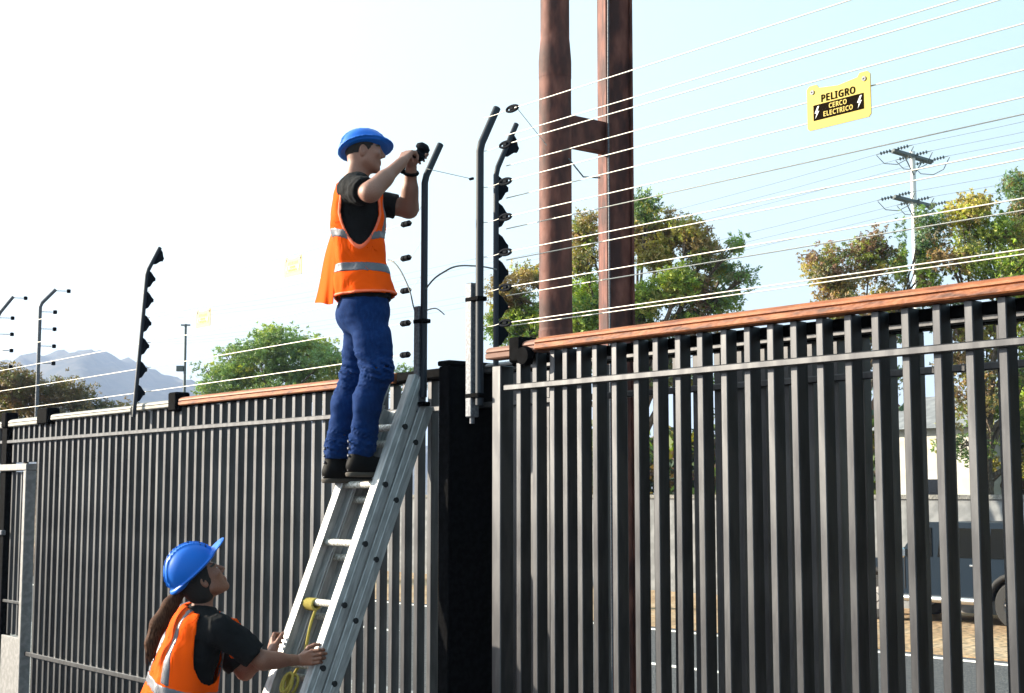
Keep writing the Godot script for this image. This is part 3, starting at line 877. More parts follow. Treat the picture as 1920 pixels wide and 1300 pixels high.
func utility_poles() -> void:
	var t := thing("utility_pole", "pale power pole with two dark crossarms and insulator strings at right", "utility pole", Transform3D(Basis(), Vector3(15.6, 0, -55)))
	var b := MB.new()
	b.tube([Vector3(0, -0.2, 0), Vector3(0, 15.3, 0)], [0.17, 0.10], 12)
	part(t, "pole", b.mesh(), M.white)
	var ad := Vector3(0.73, 0.0, -0.68).normalized()
	for hh in [15.1, 13.3]:
		var arm := MB.new()
		for o in [-0.12, 0.12]:
			arm.bar(Vector3(0, hh, o) - ad * 1.4, Vector3(0, hh, o) + ad * 1.4, 0.10, 0.12, 0.01)
		part(t, "crossarm", arm.mesh(), M.cable)
		var br := MB.new()
		for s in [-1, 1]:
			br.tube([Vector3(0, hh - 0.75, 0.1), Vector3(0, hh, 0.1) + ad * 0.75 * s], 0.025, 6)
		part(t, "brace", br.mesh(), M.cable)
		for s in [-1.3, 0.05, 1.3]:
			for side in [-1, 1]:
				var m := MB.new()
				var o: Vector3 = Vector3(0, hh + 0.05, 0) + ad * s
				var dd := Vector3(0.68 * side, 0.06 * side, 0.73 * side).normalized()
				var prof := [Vector2(0.0, 0.0), Vector2(0.015, 0.0)]
				for k in 4:
					prof.append_array([Vector2(0.02, 0.14 + k * 0.13), Vector2(0.075, 0.19 + k * 0.13), Vector2(0.02, 0.22 + k * 0.13)])
				prof.append_array([Vector2(0.015, 0.8), Vector2(0, 0.8)])
				var yb := dd
				var xb := yb.cross(Vector3.UP).normalized()
				m.lathe(prof, Transform3D(Basis(xb, yb, xb.cross(yb)), o), 8)
				part(t, "insulator_string", m.mesh(), M.cable)
			var j := MB.new()
			var o2: Vector3 = Vector3(0, hh, 0) + ad * s
			j.tube([o2 + Vector3(-0.6, -0.1, -0.3), o2 + Vector3(-0.35, -0.45, -0.15), o2 + Vector3(0.1, -0.52, 0), o2 + Vector3(0.45, -0.35, 0.2), o2 + Vector3(0.65, 0.1, 0.35)], 0.018, 5)
			part(t, "jumper", j.mesh(), M.cable)
	for hh in [15.15, 13.35]:
		for s in [-1.3, 0.05, 1.3]:
			var o: Vector3 = Vector3(15.6, hh, -55) + ad * s
			var nm: String = "%s crossarm, %s" % ["upper" if hh > 14 else "lower", {-1.3: "left end", 0.05: "middle", 1.3: "right end"}[s]]
			single("power_line", "overhead line from the pole's %s, towards the right" % nm, "power line", strand(o + Vector3(0.55, 0.05, 0.58), o + Vector3(28, 2.5, 30), 0.6, 0.007), M.galv, Transform3D(), "overhead power lines")
			single("power_line", "overhead line from the pole's %s, towards the left" % nm, "power line", strand(o - Vector3(0.55, 0.05, 0.58), o - Vector3(40, 1, 43), 0.9, 0.007), M.galv, Transform3D(), "overhead power lines")
	var p := thing("thin_pole", "slim distant pole with a small box standing left of the round tree", "pole", Transform3D(Basis(), Vector3(-9.1, 0, -40)))
	var q := MB.new()
	q.tube([Vector3(0, -0.2, 0), Vector3(-0.03, 6.75, 0)], [0.05, 0.035], 8)
	part(p, "pole", q.mesh(), M.cable)
	q = MB.new()
	q.box(Vector3(-0.16, 5.5, 0), Vector3(0.2, 0.16, 0.12), 0.01)
	part(p, "box", q.mesh(), M.cable)
	q = MB.new()
	q.bar(Vector3(-0.16, 6.72, 0), Vector3(0.1, 6.72, 0), 0.04, 0.04)
	part(p, "top_arm", q.mesh(), M.cable)

# ------------------------------------------------------------------ trees
func leaf_cluster(size: float, seed_: int) -> ArrayMesh:
	var r := RandomNumberGenerator.new()
	r.seed = seed_
	var b := MB.new()
	for k in 8:
		var d := Vector3(r.randfn(), r.randfn(), r.randfn()).normalized()
		var c := d * size * r.randf_range(0.2, 0.9)
		var ax := Vector3(r.randfn(), r.randfn(), r.randfn()).normalized()
		var ay := ax.cross(d).normalized()
		var l := size * r.randf_range(0.35, 0.6)
		var w := l * 0.42
		var up := ax.cross(ay) * w * 0.35
		var o := b.p.size()
		b.p.append_array([c - ax * l, c - ay * w + up, c + ax * l, c + ay * w + up, c])
		for j in 5: b.n.append((ax.cross(ay) + d * 0.4).normalized())
		b.ix.append_array([o, o + 4, o + 1, o + 1, o + 4, o + 2, o + 2, o + 4, o + 3, o + 3, o + 4, o])
	return b.mesh()

# clumps: [offset, radii, count, palette]
func tree(called: String, label: String, base: Vector3, trunk_h: float, trunk_r: float, clumps: Array, leaf: float, pal: Array, seed_: int, gap := Vector2.ZERO, lean := Vector3.ZERO) -> void:
	var r := RandomNumberGenerator.new()
	r.seed = seed_
	var t := thing(called, label, "tree", Transform3D(Basis(), base))
	var top := Vector3(0, trunk_h, 0) + lean
	var b := MB.new()
	b.tube([Vector3(0, -0.3, 0), Vector3(0.05, trunk_h * 0.3, 0.02) + lean * 0.2, Vector3(-0.04, trunk_h * 0.7, 0) + lean * 0.6, top], [trunk_r * 1.25, trunk_r, trunk_r * 0.85, trunk_r * 0.6], 10)
	part(t, "trunk", b.mesh(), M.bark)
	var limbs := MB.new()
	var xfs := []
	var cols := []
	for c in clumps:
		var o: Vector3 = c[0]
		var rad: Vector3 = c[1]
		var s := top * r.randf_range(0.55, 0.98)
		var mid := s.lerp(o, 0.5) + Vector3(r.randfn(), r.randfn(), r.randfn()) * 0.12
		limbs.tube([s, mid, o], [trunk_r * 0.4, trunk_r * 0.25, trunk_r * 0.08], 6)
		for k in 5:
			var e := o + Vector3(r.randfn(), r.randfn(), r.randfn()).normalized() * rad * 0.8
			limbs.tube([o.lerp(mid, r.randf() * 0.5), o.lerp(e, 0.5) + Vector3(r.randfn(), r.randfn(), r.randfn()) * 0.05, e], [trunk_r * 0.13, trunk_r * 0.08, 0.006], 5)
		# leaves gather on a few sprays inside each clump so that gaps stay open
		var sprays := []
		for k in maxi(4, int(c[2] / 16.0)):
			var d := Vector3(r.randfn(), r.randfn() * 0.9, r.randfn()).normalized()
			sprays.append(o + d * rad * pow(r.randf(), 0.45))
		var tone: Color = pal[c[3] % pal.size()]
		for sp in sprays:
			var k2: Color = tone.lerp(pal[r.randi() % pal.size()], r.randf() * 0.85)
			var v := r.randf_range(0.65, 1.3)
			for k in 16:
				var p: Vector3 = sp + Vector3(r.randfn(), r.randfn() * 0.8, r.randfn()) * leaf * 1.5
				if gap.x > 0.0 and absf(base.x + p.x + 0.28 * (base.z + p.z + 28.0) - gap.x) < gap.y: continue
				var q := Basis(Vector3(r.randfn(), r.randfn(), r.randfn()).normalized(), r.randf() * TAU).scaled(Vector3.ONE * r.randf_range(0.7, 1.25))
				xfs.append(Transform3D(q, p))
				var w := v * r.randf_range(0.8, 1.2)
				cols.append(Color(minf(k2.r * w * 1.2, 0.8), minf(k2.g * w * 1.2, 0.8), k2.b * w * 1.1))
	part(t, "limbs", limbs.mesh(), M.bark)
	var mm := MultiMesh.new()
	mm.transform_format = MultiMesh.TRANSFORM_3D
	mm.use_colors = true
	mm.mesh = leaf_cluster(leaf, seed_)
	mm.instance_count = xfs.size()
	for k in xfs.size():
		mm.set_instance_transform(k, xfs[k])
		mm.set_instance_color(k, cols[k])
	var mi := MultiMeshInstance3D.new()
	mi.name = "crown"
	mi.multimesh = mm
	mi.material_override = M.leaf
	mi.set_meta("kind", "stuff")
	t.add_child(mi)

func trees() -> void:
	var green := Color(0.17, 0.27, 0.06)
	var bright := Color(0.34, 0.44, 0.08)
	var dark := Color(0.08, 0.14, 0.055)
	var brown := Color(0.34, 0.22, 0.12)
	var red := Color(0.26, 0.15, 0.12)
	var ochre := Color(0.46, 0.38, 0.10)
	var teal := Color(0.11, 0.19, 0.12)
	var mixed := [green, brown, bright, ochre, red, teal, dark]
	# tree behind the rusty columns
	var b := Vector3(2.3, -0.1, -27)
	var cl := []
	for q in [[-2.30, 5.78, 0.35, 0.30, 160, 1], [-2.05, 6.23, 0.30, 0.25, 110, 1], [-2.45, 5.33, 0.35, 0.30, 170, 0], [-1.90, 5.48, 0.40, 0.35, 200, 2], [-2.05, 4.98, 0.50, 0.30, 160, 0], [-2.50, 5.98, 0.20, 0.20, 50, 1], [-0.92, 7.13, 0.22, 0.30, 120, 1], [-0.95, 6.58, 0.25, 0.30, 140, 1], [-0.85, 5.88, 0.35, 0.40, 230, 2], [-1.00, 5.28, 0.40, 0.35, 200, 2], [-0.70, 5.48, 0.30, 0.40, 160, 0], [0.25, 7.53, 0.22, 0.25, 120, 5], [0.15, 7.08, 0.30, 0.30, 180, 1], [0.68, 7.18, 0.32, 0.28, 200, 1], [0.45, 6.68, 0.35, 0.35, 220, 3], [1.05, 6.98, 0.30, 0.25, 150, 1], [1.35, 6.58, 0.32, 0.25, 150, 1], [1.78, 6.38, 0.25, 0.20, 90, 5], [1.98, 6.13, 0.16, 0.14, 40, 5], [1.85, 6.68, 0.12, 0.12, 30, 5], [0.80, 5.98, 0.40, 0.35, 260, 2], [0.25, 5.73, 0.35, 0.35, 220, 2], [1.25, 5.93, 0.30, 0.30, 150, 4], [1.65, 5.78, 0.25, 0.25, 90, 6], [1.00, 5.38, 0.40, 0.25, 130, 6], [0.30, 5.18, 0.40, 0.30, 140, 6], [1.50, 5.38, 0.25, 0.20, 60, 6], [0.50, 4.38, 1.20, 0.50, 160, 6], [-1.40, 4.38, 1.00, 0.50, 160, 6]]:
		cl.append([Vector3(q[0], q[1], rng.randf_range(-0.5, 0.5)), Vector3(q[2], q[3], 0.5), q[4] * 2.9, q[5]])
	tree("broadleaf_tree", "tree with green and rust-brown leaves behind the rusty columns", b, 4.6, 0.16, cl, 0.072, mixed, 11)
	# trees at the right
	b = Vector3(6.6, -0.1, -28)
	cl = []
	for q in [[-0.5, 6.5, 0.35, 0.4, 200, 4], [-0.15, 6.1, 0.4, 0.35, 160, 1], [0.4, 6.8, 0.4, 0.45, 240, 4], [-0.3, 5.6, 0.35, 0.35, 120, 1], [0.75, 6.1, 0.35, 0.5, 120, 4], [-0.2, 5.1, 0.5, 0.35, 160, 2], [0.5, 5.3, 0.5, 0.35, 120, 5], [1.0, 5.6, 0.4, 0.4, 110, 4], [1.4, 7.2, 0.4, 0.4, 160, 5], [1.5, 6.7, 0.55, 0.45, 220, 0], [1.2, 6.2, 0.4, 0.4, 130, 2], [0.5, 4.4, 0.7, 0.4, 120, 0]]:
		cl.append([Vector3(q[0], q[1], rng.randf_range(-0.5, 0.5)), Vector3(q[2], q[3], 0.5) * 1.15, q[4] * 4, q[5]])
	tree("broadleaf_tree", "sparse tree with purple-brown leaves left of the power pole", b, 4.2, 0.10, cl, 0.066, mixed, 12, Vector2(7.86, 0.10))
	b = Vector3(8.9, -0.1, -27.0)
	cl = []
	for q in [[0.0, 7.6, 0.45, 0.35, 260, 3], [0.35, 7.1, 0.6, 0.45, 300, 2], [-0.4, 6.6, 0.5, 0.45, 170, 1], [0.5, 6.2, 0.8, 0.5, 340, 2], [-0.6, 5.7, 0.6, 0.4, 160, 5], [1.2, 6.8, 0.6, 0.5, 280, 3], [1.3, 5.7, 0.8, 0.5, 300, 2], [0.3, 5.2, 0.8, 0.4, 280, 3], [-0.3, 4.7, 0.7, 0.5, 200, 1], [0.9, 4.5, 0.8, 0.5, 240, 0], [-0.3, 3.9, 0.6, 0.5, 170, 1], [0.5, 3.6, 0.6, 0.5, 150, 2], [-0.6, 3.1, 0.5, 0.4, 110, 5], [1.2, 3.5, 0.7, 0.5, 160, 0], [0.6, 2.7, 0.5, 0.3, 60, 3]]:
		cl.append([Vector3(q[0], q[1], rng.randf_range(-0.7, 0.7)), Vector3(q[2], q[3], 0.7), q[4] * 3, q[5]])
	tree("broadleaf_tree", "yellow-green leafy tree right of the power pole above the gate", b, 3.4, 0.13, cl, 0.07, mixed, 13, Vector2(7.86, 0.10))
	b = Vector3(11.0, -0.1, -28.5)
	cl = []
	for q in [[-0.8, 8.1, 0.4, 0.35, 160, 5], [-0.5, 7.4, 0.6, 0.6, 260, 6], [0.4, 7.8, 0.8, 0.6, 260, 5], [-0.7, 6.5, 0.6, 0.5, 240, 0], [0.4, 6.6, 0.9, 0.6, 260, 0], [-0.4, 5.6, 0.8, 0.5, 240, 2], [0.4, 4.8, 0.9, 0.6, 220, 0], [-0.6, 4.2, 0.6, 0.5, 160, 2]]:
		cl.append([Vector3(q[0], q[1], rng.randf_range(-0.6, 0.6)), Vector3(q[2], q[3], 0.7), q[4] * 3, q[5]])
	tree("broadleaf_tree", "dark green tree at the right edge of the picture", b, 3.8, 0.14, cl, 0.085, mixed, 14)
	# wooded belt closing the view; tall unseen right end added to darken slat reflections
	var r := RandomNumberGenerator.new()
	r.seed = 99
	var wm := MultiMesh.new()
	wm.transform_format = MultiMesh.TRANSFORM_3D
	wm.use_colors = true
	wm.mesh = leaf_cluster(0.34, 77)
	wm.instance_count = 16000
	for k in 16000:
		var u := r.randf_range(-33.0, 42.0)
		var top := lerpf(4.6, 10.0, clampf((u + 12.0) / 6.0, 0, 1)) * (0.88 + 0.16 * sin(u * 0.9) * sin(u * 0.37 + 1.0))
		var v := r.randf_range(-31.0, -27.0)
		wm.set_instance_transform(k, Transform3D(Basis(Vector3(r.randfn(), r.randfn(), r.randfn()).normalized(), r.randf() * TAU).scaled(Vector3.ONE * r.randf_range(0.7, 1.4)), fw(u, top * pow(r.randf(), 0.7), v)))
		var c: Color = mixed[r.randi() % mixed.size()]
		var w := r.randf_range(0.35, 0.8)
		wm.set_instance_color(k, Color(c.r * w, c.g * w, c.b * w))
	var wi := MultiMeshInstance3D.new()
	wi.name = "woodland"
	wi.multimesh = wm
	wi.material_override = M.leaf
	wi.set_meta("kind", "stuff")
	wi.set_meta("label", "low dark woodland closing the view behind the grey wall, with a taller unseen end added to darken reflections")
	wi.set_meta("category", "woodland")
	add_child(wi)
	# round green tree at the left
	var lg := [Color(0.24, 0.34, 0.14), Color(0.32, 0.38, 0.13), Color(0.17, 0.26, 0.13), Color(0.38, 0.38, 0.11), Color(0.22, 0.31, 0.19)]
	b = Vector3(-7.3, -0.1, -45)
	cl = []
	for q in [[-1.9, 5.4, 0.7, 0.35, 180, 2], [-1.4, 6.0, 0.8, 0.35, 220, 0], [-0.6, 6.5, 0.9, 0.4, 260, 2], [0.1, 6.9, 0.8, 0.4, 240, 0], [0.9, 6.7, 0.8, 0.4, 260, 1], [1.5, 6.2, 0.7, 0.4, 240, 0], [-0.9, 5.6, 1.0, 0.4, 300, 1], [0.2, 6.0, 1.0, 0.5, 340, 0], [1.2, 5.6, 0.9, 0.4, 260, 4], [0.3, 5.2, 1.0, 0.4, 220, 2], [-1.7, 6.6, 0.5, 0.2, 40, 4], [-2.2, 6.0, 0.4, 0.2, 30, 4]]:
		cl.append([Vector3(q[0], q[1], rng.randf_range(-0.9, 0.9)), Vector3(q[2], q[3], 0.9), q[4] * 3, q[5]])
	tree("spreading_tree", "round spreading green tree beyond the fence left of the man", b, 4.6, 0.16, cl, 0.09, lg, 15)
	b = Vector3(-4.6, -0.1, -44)
	cl = []
	for q in [[-0.6, 5.9, 0.5, 0.5, 160, 3], [0.0, 6.1, 0.5, 0.45, 200, 1], [0.7, 5.6, 0.7, 0.5, 220, 0], [1.6, 5.7, 0.5, 0.35, 120, 4], [-0.9, 5.2, 0.5, 0.4, 130, 3]]:
		cl.append([Vector3(q[0], q[1], rng.randf_range(-0.5, 0.5)), Vector3(q[2], q[3], 0.6), q[4] * 3, q[5]])
	tree("bushy_tree", "low yellow-green tree seen around the man's legs", b, 4.2, 0.12, cl, 0.09, lg, 16)
	var dry := [Color(0.19, 0.13, 0.08), Color(0.13, 0.14, 0.05), Color(0.22, 0.12, 0.06), Color(0.12, 0.10, 0.08), Color(0.16, 0.17, 0.07)]
	b = Vector3(-12.4, -0.1, -38)
	cl = []
	for q in [[-1.4, 4.6, 0.7, 0.4, 200, 4], [-0.7, 5.0, 0.7, 0.4, 240, 0], [-0.1, 4.6, 0.8, 0.5, 280, 2], [0.6, 4.7, 0.7, 0.4, 220, 0], [1.3, 4.3, 0.7, 0.35, 160, 3], [2.0, 4.2, 0.6, 0.3, 110, 3], [-1.2, 4.1, 0.8, 0.4, 220, 1], [0.3, 4.0, 1.0, 0.4, 240, 3], [-2.2, 4.3, 0.7, 0.4, 200, 1]]:
		cl.append([Vector3(q[0], q[1], rng.randf_range(-0.7, 0.7)), Vector3(q[2], q[3], 0.8), q[4] * 3, q[5]])
	tree("dry_tree", "low dry brown and green tree above the far left fence", b, 3.4, 0.13, cl, 0.085, dry, 17)

# ------------------------------------------------------------------ parked car seen through the slats
func suv() -> void:
	var t := thing("parked_car", "dark green off-road car parked on the dirt beyond the gate slats", "car", fx(-8.55, -0.085, -17.0))
	var side := PackedVector2Array([Vector2(-2.05, 0.42), Vector2(-2.08, 0.72), Vector2(-2.0, 0.98), Vector2(-0.85, 1.06), Vector2(-0.42, 1.58), Vector2(-0.25, 1.64), Vector2(1.95, 1.64), Vector2(2.06, 1.55), Vector2(2.1, 1.0), Vector2(2.1, 0.42)])
	for wc in [1.3, -1.3]:
		for k in 9:
			var a := PI * k / 8.0
			side.append(Vector2(wc + 0.44 * cos(a), 0.42 + 0.40 * sin(a)))
	var b := MB.new()
	b.poly(side, 1.70, Transform3D())
	part(t, "body", b.mesh(), M.car)
	for z in [0.856, -0.856]:
		for q in [[-0.62, -0.18, 0.45, 0.1], [-0.08, 0.72, 0.1, 0.1], [0.84, 1.9, 0.1, 0.16]]:
			var g := MB.new()
			var x0: float = q[0]
			var x1: float = q[1]
			g.poly(PackedVector2Array([Vector2(x0, 1.08), Vector2(x1, 1.08), Vector2(x1, 1.55), Vector2(x0 + q[2] * 0.8, 1.55)]), 0.012, Transform3D(Basis(), Vector3(0, 0, z)))
			part(t, "window", g.mesh(), M.glass)
		for x in [-0.72, 0.78, 0.86]:
			var sm := MB.new()
			sm.box(Vector3(x, 0.80, z), Vector3(0.012, 0.52, 0.006))
			part(t, "door_seam", sm.mesh(), M.rubber)
		for x in [-0.1, 0.8]:
			var h := MB.new()
			h.box(Vector3(x + 0.7, 0.96, z + sign(z) * 0.012), Vector3(0.16, 0.03, 0.025), 0.006)
			part(t, "door_handle", h.mesh(), M.chrome)
		var s := MB.new()
		s.tube([Vector3(-0.84, 0.40, z + sign(z) * 0.03), Vector3(0.84, 0.40, z + sign(z) * 0.03)], 0.06, 10)
		part(t, "side_step", s.mesh(), M.chrome)
		var mr := MB.new()
		mr.box(Vector3(-0.62, 1.14, z + sign(z) * 0.12), Vector3(0.10, 0.17, 0.2), 0.03)
		part(t, "mirror", mr.mesh(), M.chrome)
		for wc in [1.3, -1.3]:
			var fl := MB.new()
			var pts := []
			for k in 13:
				var a := PI * k / 12.0
				pts.append(Vector3(wc + 0.45 * cos(a), 0.42 + 0.41 * sin(a), z))
			fl.tube(pts, 0.05, 8)
			part(t, "wheel_arch", fl.mesh(), M.rubber)
			var w := part(t, "wheel", wheel_mesh(0.37, 0.2, 0.22), M.tyre, Transform3D(Basis(Vector3.RIGHT, PI / 2), Vector3(wc, 0.37, z * 0.89)))
			var rim := MB.new()
			rim.lathe([Vector2(0, -0.115), Vector2(0.07, -0.115), Vector2(0.08, -0.08), Vector2(0.19, -0.07), Vector2(0.205, -0.105), Vector2(0.225, -0.105), Vector2(0.225, 0.105), Vector2(0.205, 0.105), Vector2(0.19, 0.07), Vector2(0.08, 0.08), Vector2(0.07, 0.115), Vector2(0, 0.115)], Transform3D(), 20)
			for k in 6:
				var a := TAU * k / 6
				rim.box(Vector3(cos(a) * 0.13, 0, sin(a) * 0.13), Vector3(0.14, 0.2, 0.045), 0.01, Basis(Vector3.UP, -a))
			part(w, "rim", rim.mesh(), M.grey_paint)
	for x in [-2.12, 2.14]:
		var bu := MB.new()
		bu.box(Vector3(x, 0.52, 0), Vector3(0.14, 0.2, 1.74), 0.04)
		part(t, "bumper", bu.mesh(), M.rubber)
	for z in [-0.62, 0.62]:
		var l := MB.new()
		l.lathe([Vector2(0, 0.02), Vector2(0.1, 0.02), Vector2(0.12, 0), Vector2(0, 0)], Transform3D(Basis(Vector3(0, 0, 1), PI / 2), Vector3(-2.06, 0.78, z)), 14)
		part(t, "headlight", l.mesh(), M.glass)
	var sp := part(t, "spare_wheel", wheel_mesh(0.36, 0.2, 0.2), M.tyre, Transform3D(Basis(Vector3(0, 0, 1), PI / 2), Vector3(2.22, 1.0, 0)))
	part(sp, "rim", wheel_mesh(0.22, 0.0, 0.21), M.chrome)

func wheel_mesh(r: float, ri: float, w: float) -> ArrayMesh:
	var b := MB.new()
	b.lathe([Vector2(ri, -w / 2), Vector2(r * 0.92, -w / 2), Vector2(r, -w * 0.36), Vector2(r, w * 0.36), Vector2(r * 0.92, w / 2), Vector2(ri, w / 2)], Transform3D(), 28)
	return b.mesh()

# ------------------------------------------------------------------ ladder
func ladder() -> void:
	var k := 0.4
	var up := Vector3(0, 1, -k).normalized()
	var nf := Vector3(0, k, 1).normalized()
	var lb := Basis(Vector3.RIGHT, up, nf)
	# frame: x along the fence, y up the ladder, z towards the climber; origin at the ground between the front faces
	var t := thing("extension_ladder", "aluminium extension ladder leaning on the fence, the man standing on it", "ladder", Transform3D(FB * lb, fw(-0.965, 0, -0.1 + k * 2.6)))
	var top := 2.62 / up.y
	for s in [-1, 1]:
		for sec in 2:   # fly section in front, base section behind
			var z0 := -0.080 if sec == 0 else -0.172
			var dz := 0.080 if sec == 0 else 0.083
			var y0 := 0.5 if sec == 0 else 0.04
			var y1 := top if sec == 0 else top - 0.12
			var x := 0.196 + (0.0 if sec == 0 else 0.004)
			var b := MB.new()
			b.box(Vector3(s * (x - 0.003), (y0 + y1) / 2, z0 + dz / 2), Vector3(0.006, y1 - y0, dz), 0.002)
			for e in [0, 1]:
				b.box(Vector3(s * (x - 0.0345), (y0 + y1) / 2, z0 + (0.0035 if e == 0 else dz - 0.0035)), Vector3(0.057, y1 - y0, 0.006), 0.002)
			b.box(Vector3(s * (x + 0.0035), (y0 + y1) / 2, z0 + dz * 0.5), Vector3(0.007, y1 - y0, dz * 0.3), 0.003)
			part(t, "side_rail", b.mesh(), M.alu)
		var ft := MB.new()
		ft.box(Vector3(s * 0.175, 0.03, -0.13), Vector3(0.07, 0.07, 0.11), 0.01)
		part(t, "foot", ft.mesh(), M.rubber)
	var h := 2.36
	while h > 0.1:
		for sec in 2:
			var y := (h + (0.0 if sec == 0 else -0.045)) / up.y
			var z := -0.04 if sec == 0 else -0.13
			if y < 0.6 and sec == 0: continue
			var b := MB.new()
			b.lathe([Vector2(0.0, -0.186), Vector2(0.0185, -0.186), Vector2(0.0185, 0.186), Vector2(0, 0.186)], Transform3D(Basis(Vector3(0, 0, 1), PI / 2), Vector3(0, y, z)), 12)
			var r := part(t, "rung", b.mesh(), M.alu_rung)
			var c := MB.new()
			for s in [-1, 1]:
				c.lathe([Vector2(0.015, -0.016), Vector2(0.015, 0.008), Vector2(0.0, 0.0085)], Transform3D(Basis(Vector3(0, 0, 1), -s * PI / 2), Vector3(s * 0.2, y, z)), 14)
			part(r, "end_cap", c.mesh(), M.rubber)
		h -= 0.294
	for s in [-1, 1]:
		var hk := MB.new()
		hk.box(Vector3(s * 0.165, 0.62, -0.10), Vector3(0.03, 0.16, 0.09), 0.008)
		part(t, "rung_lock", hk.mesh(), M.black)
	# rope tied round the ladder
	var rp := thing("rope", "yellow rope knotted round a ladder rung beside the helper's hands", "rope", Transform3D(FB * lb, fw(-0.965, 0, -0.1 + k * 2.6)))
	var yk := 1.478 / up.y
	var coil := []
	for q in 60:
		var a := TAU * q / 9.0
		coil.append(Vector3(-0.13 + q * 0.0014, yk + 0.026 * cos(a) - 0.012, -0.04 + 0.027 * sin(a)))
	var b2 := MB.new()
	b2.tube(coil, 0.0075, 6)
	part(rp, "knot", b2.mesh(), M.rope)
	var hang := []
	for q in 26:
		var f := q / 25.0
		hang.append(Vector3(-0.055 + 0.02 * sin(f * 7.0) + 0.02 * f, yk - 0.03 - f * 0.62, -0.05 + 0.012 * sin(f * 11.0)))
	b2 = MB.new()
	b2.tube(hang, 0.008, 6)
	part(rp, "hanging_line", b2.mesh(), M.rope)
	var coil2 := []
	for q in 46:
		var a := TAU * q / 12.0
		coil2.append(Vector3(-0.02 + 0.035 * cos(a) + q * 0.0005, 1.18 / up.y - 0.10 + 0.05 * sin(a), -0.02 + 0.02 * sin(a * 0.37)))
	b2 = MB.new()
	b2.tube(coil2, 0.0075, 6)
	part(rp, "coil", b2.mesh(), M.rope)

# ------------------------------------------------------------------ people
# pelvis, waist, chest, neck base; right and forward axes
func torso(f: Field, P: Vector3, W: Vector3, C: Vector3, B: Vector3, r: Vector3, s: float, g := 0.0, sh := 0.15) -> void:
	var up := (B - C).normalized()
	var lv := [[P - (W - P) * 0.35, 0.075, 0.100], [P, 0.078, 0.108], [P.lerp(W, 0.5), 0.072, 0.100], [W, 0.070, 0.096], [W.lerp(C, 0.5), 0.076, 0.104], [C, 0.082, 0.112], [C.lerp(B, 0.5), 0.10, 0.098], [B - up * 0.075, sh * 0.85, 0.066], [B - up * 0.03, sh * 0.5, 0.05]]
	for l in lv:
		var c: Vector3 = l[0]
		f.bone(c - r * l[1] * s, c + r * l[1] * s, l[2] * s + g, l[2] * s + g, 0.05)

func hand(f: Field, wrist: Vector3, dir: Vector3, palm: Vector3, thumb: Vector3, curl: Array, s := 1.0) -> void:
	dir = dir.normalized()
	palm = (palm - dir * palm.dot(dir)).normalized()
	var x := dir.cross(palm).normalized()
	if x.dot(thumb) < 0: x = -x
	var kn := []
	for q in [0.030, 0.010, -0.010, -0.028]:
		kn.append(wrist + dir * (0.088 - absf(q - 0.008) * 0.25) * s + x * q * s)
	for q in 4:
		f.bone(wrist + dir * 0.012 * s + x * (0.012 - q * 0.008) * s, kn[q], 0.017 * s, 0.0115 * s, 0.012)
	var ln := [0.95, 1.08, 1.0, 0.78]
	for q in 4:
		var p: Vector3 = kn[q]
		var a := 0.0
		for j in 3:
			a += deg_to_rad(curl[j] + q * 3.0)
			var d := dir * cos(a) + palm * sin(a)
			var e: Vector3 = p + d * [0.042, 0.027, 0.022][j] * ln[q] * s
			f.bone(p, e, (0.0098 - j * 0.0010) * s, (0.0092 - j * 0.0012) * s, 0.003)
			p = e
	var tb := wrist + dir * 0.022 * s + x * 0.022 * s + palm * 0.006
	var t1 := tb + (dir * 0.55 + x * 0.75 + palm * 0.35).normalized() * 0.042 * s
	var t2 := t1 + (dir * 0.85 + x * 0.25 + palm * 0.45).normalized() * 0.032 * s
	var t3 := t2 + (dir * 0.9 - x * 0.05 + palm * 0.45).normalized() * 0.024 * s
	f.bone(tb, t1, 0.0165 * s, 0.0115 * s, 0.012)
	f.bone(t1, t2, 0.0112 * s, 0.0100 * s, 0.004)
	f.bone(t2, t3, 0.0100 * s, 0.0078 * s, 0.004)

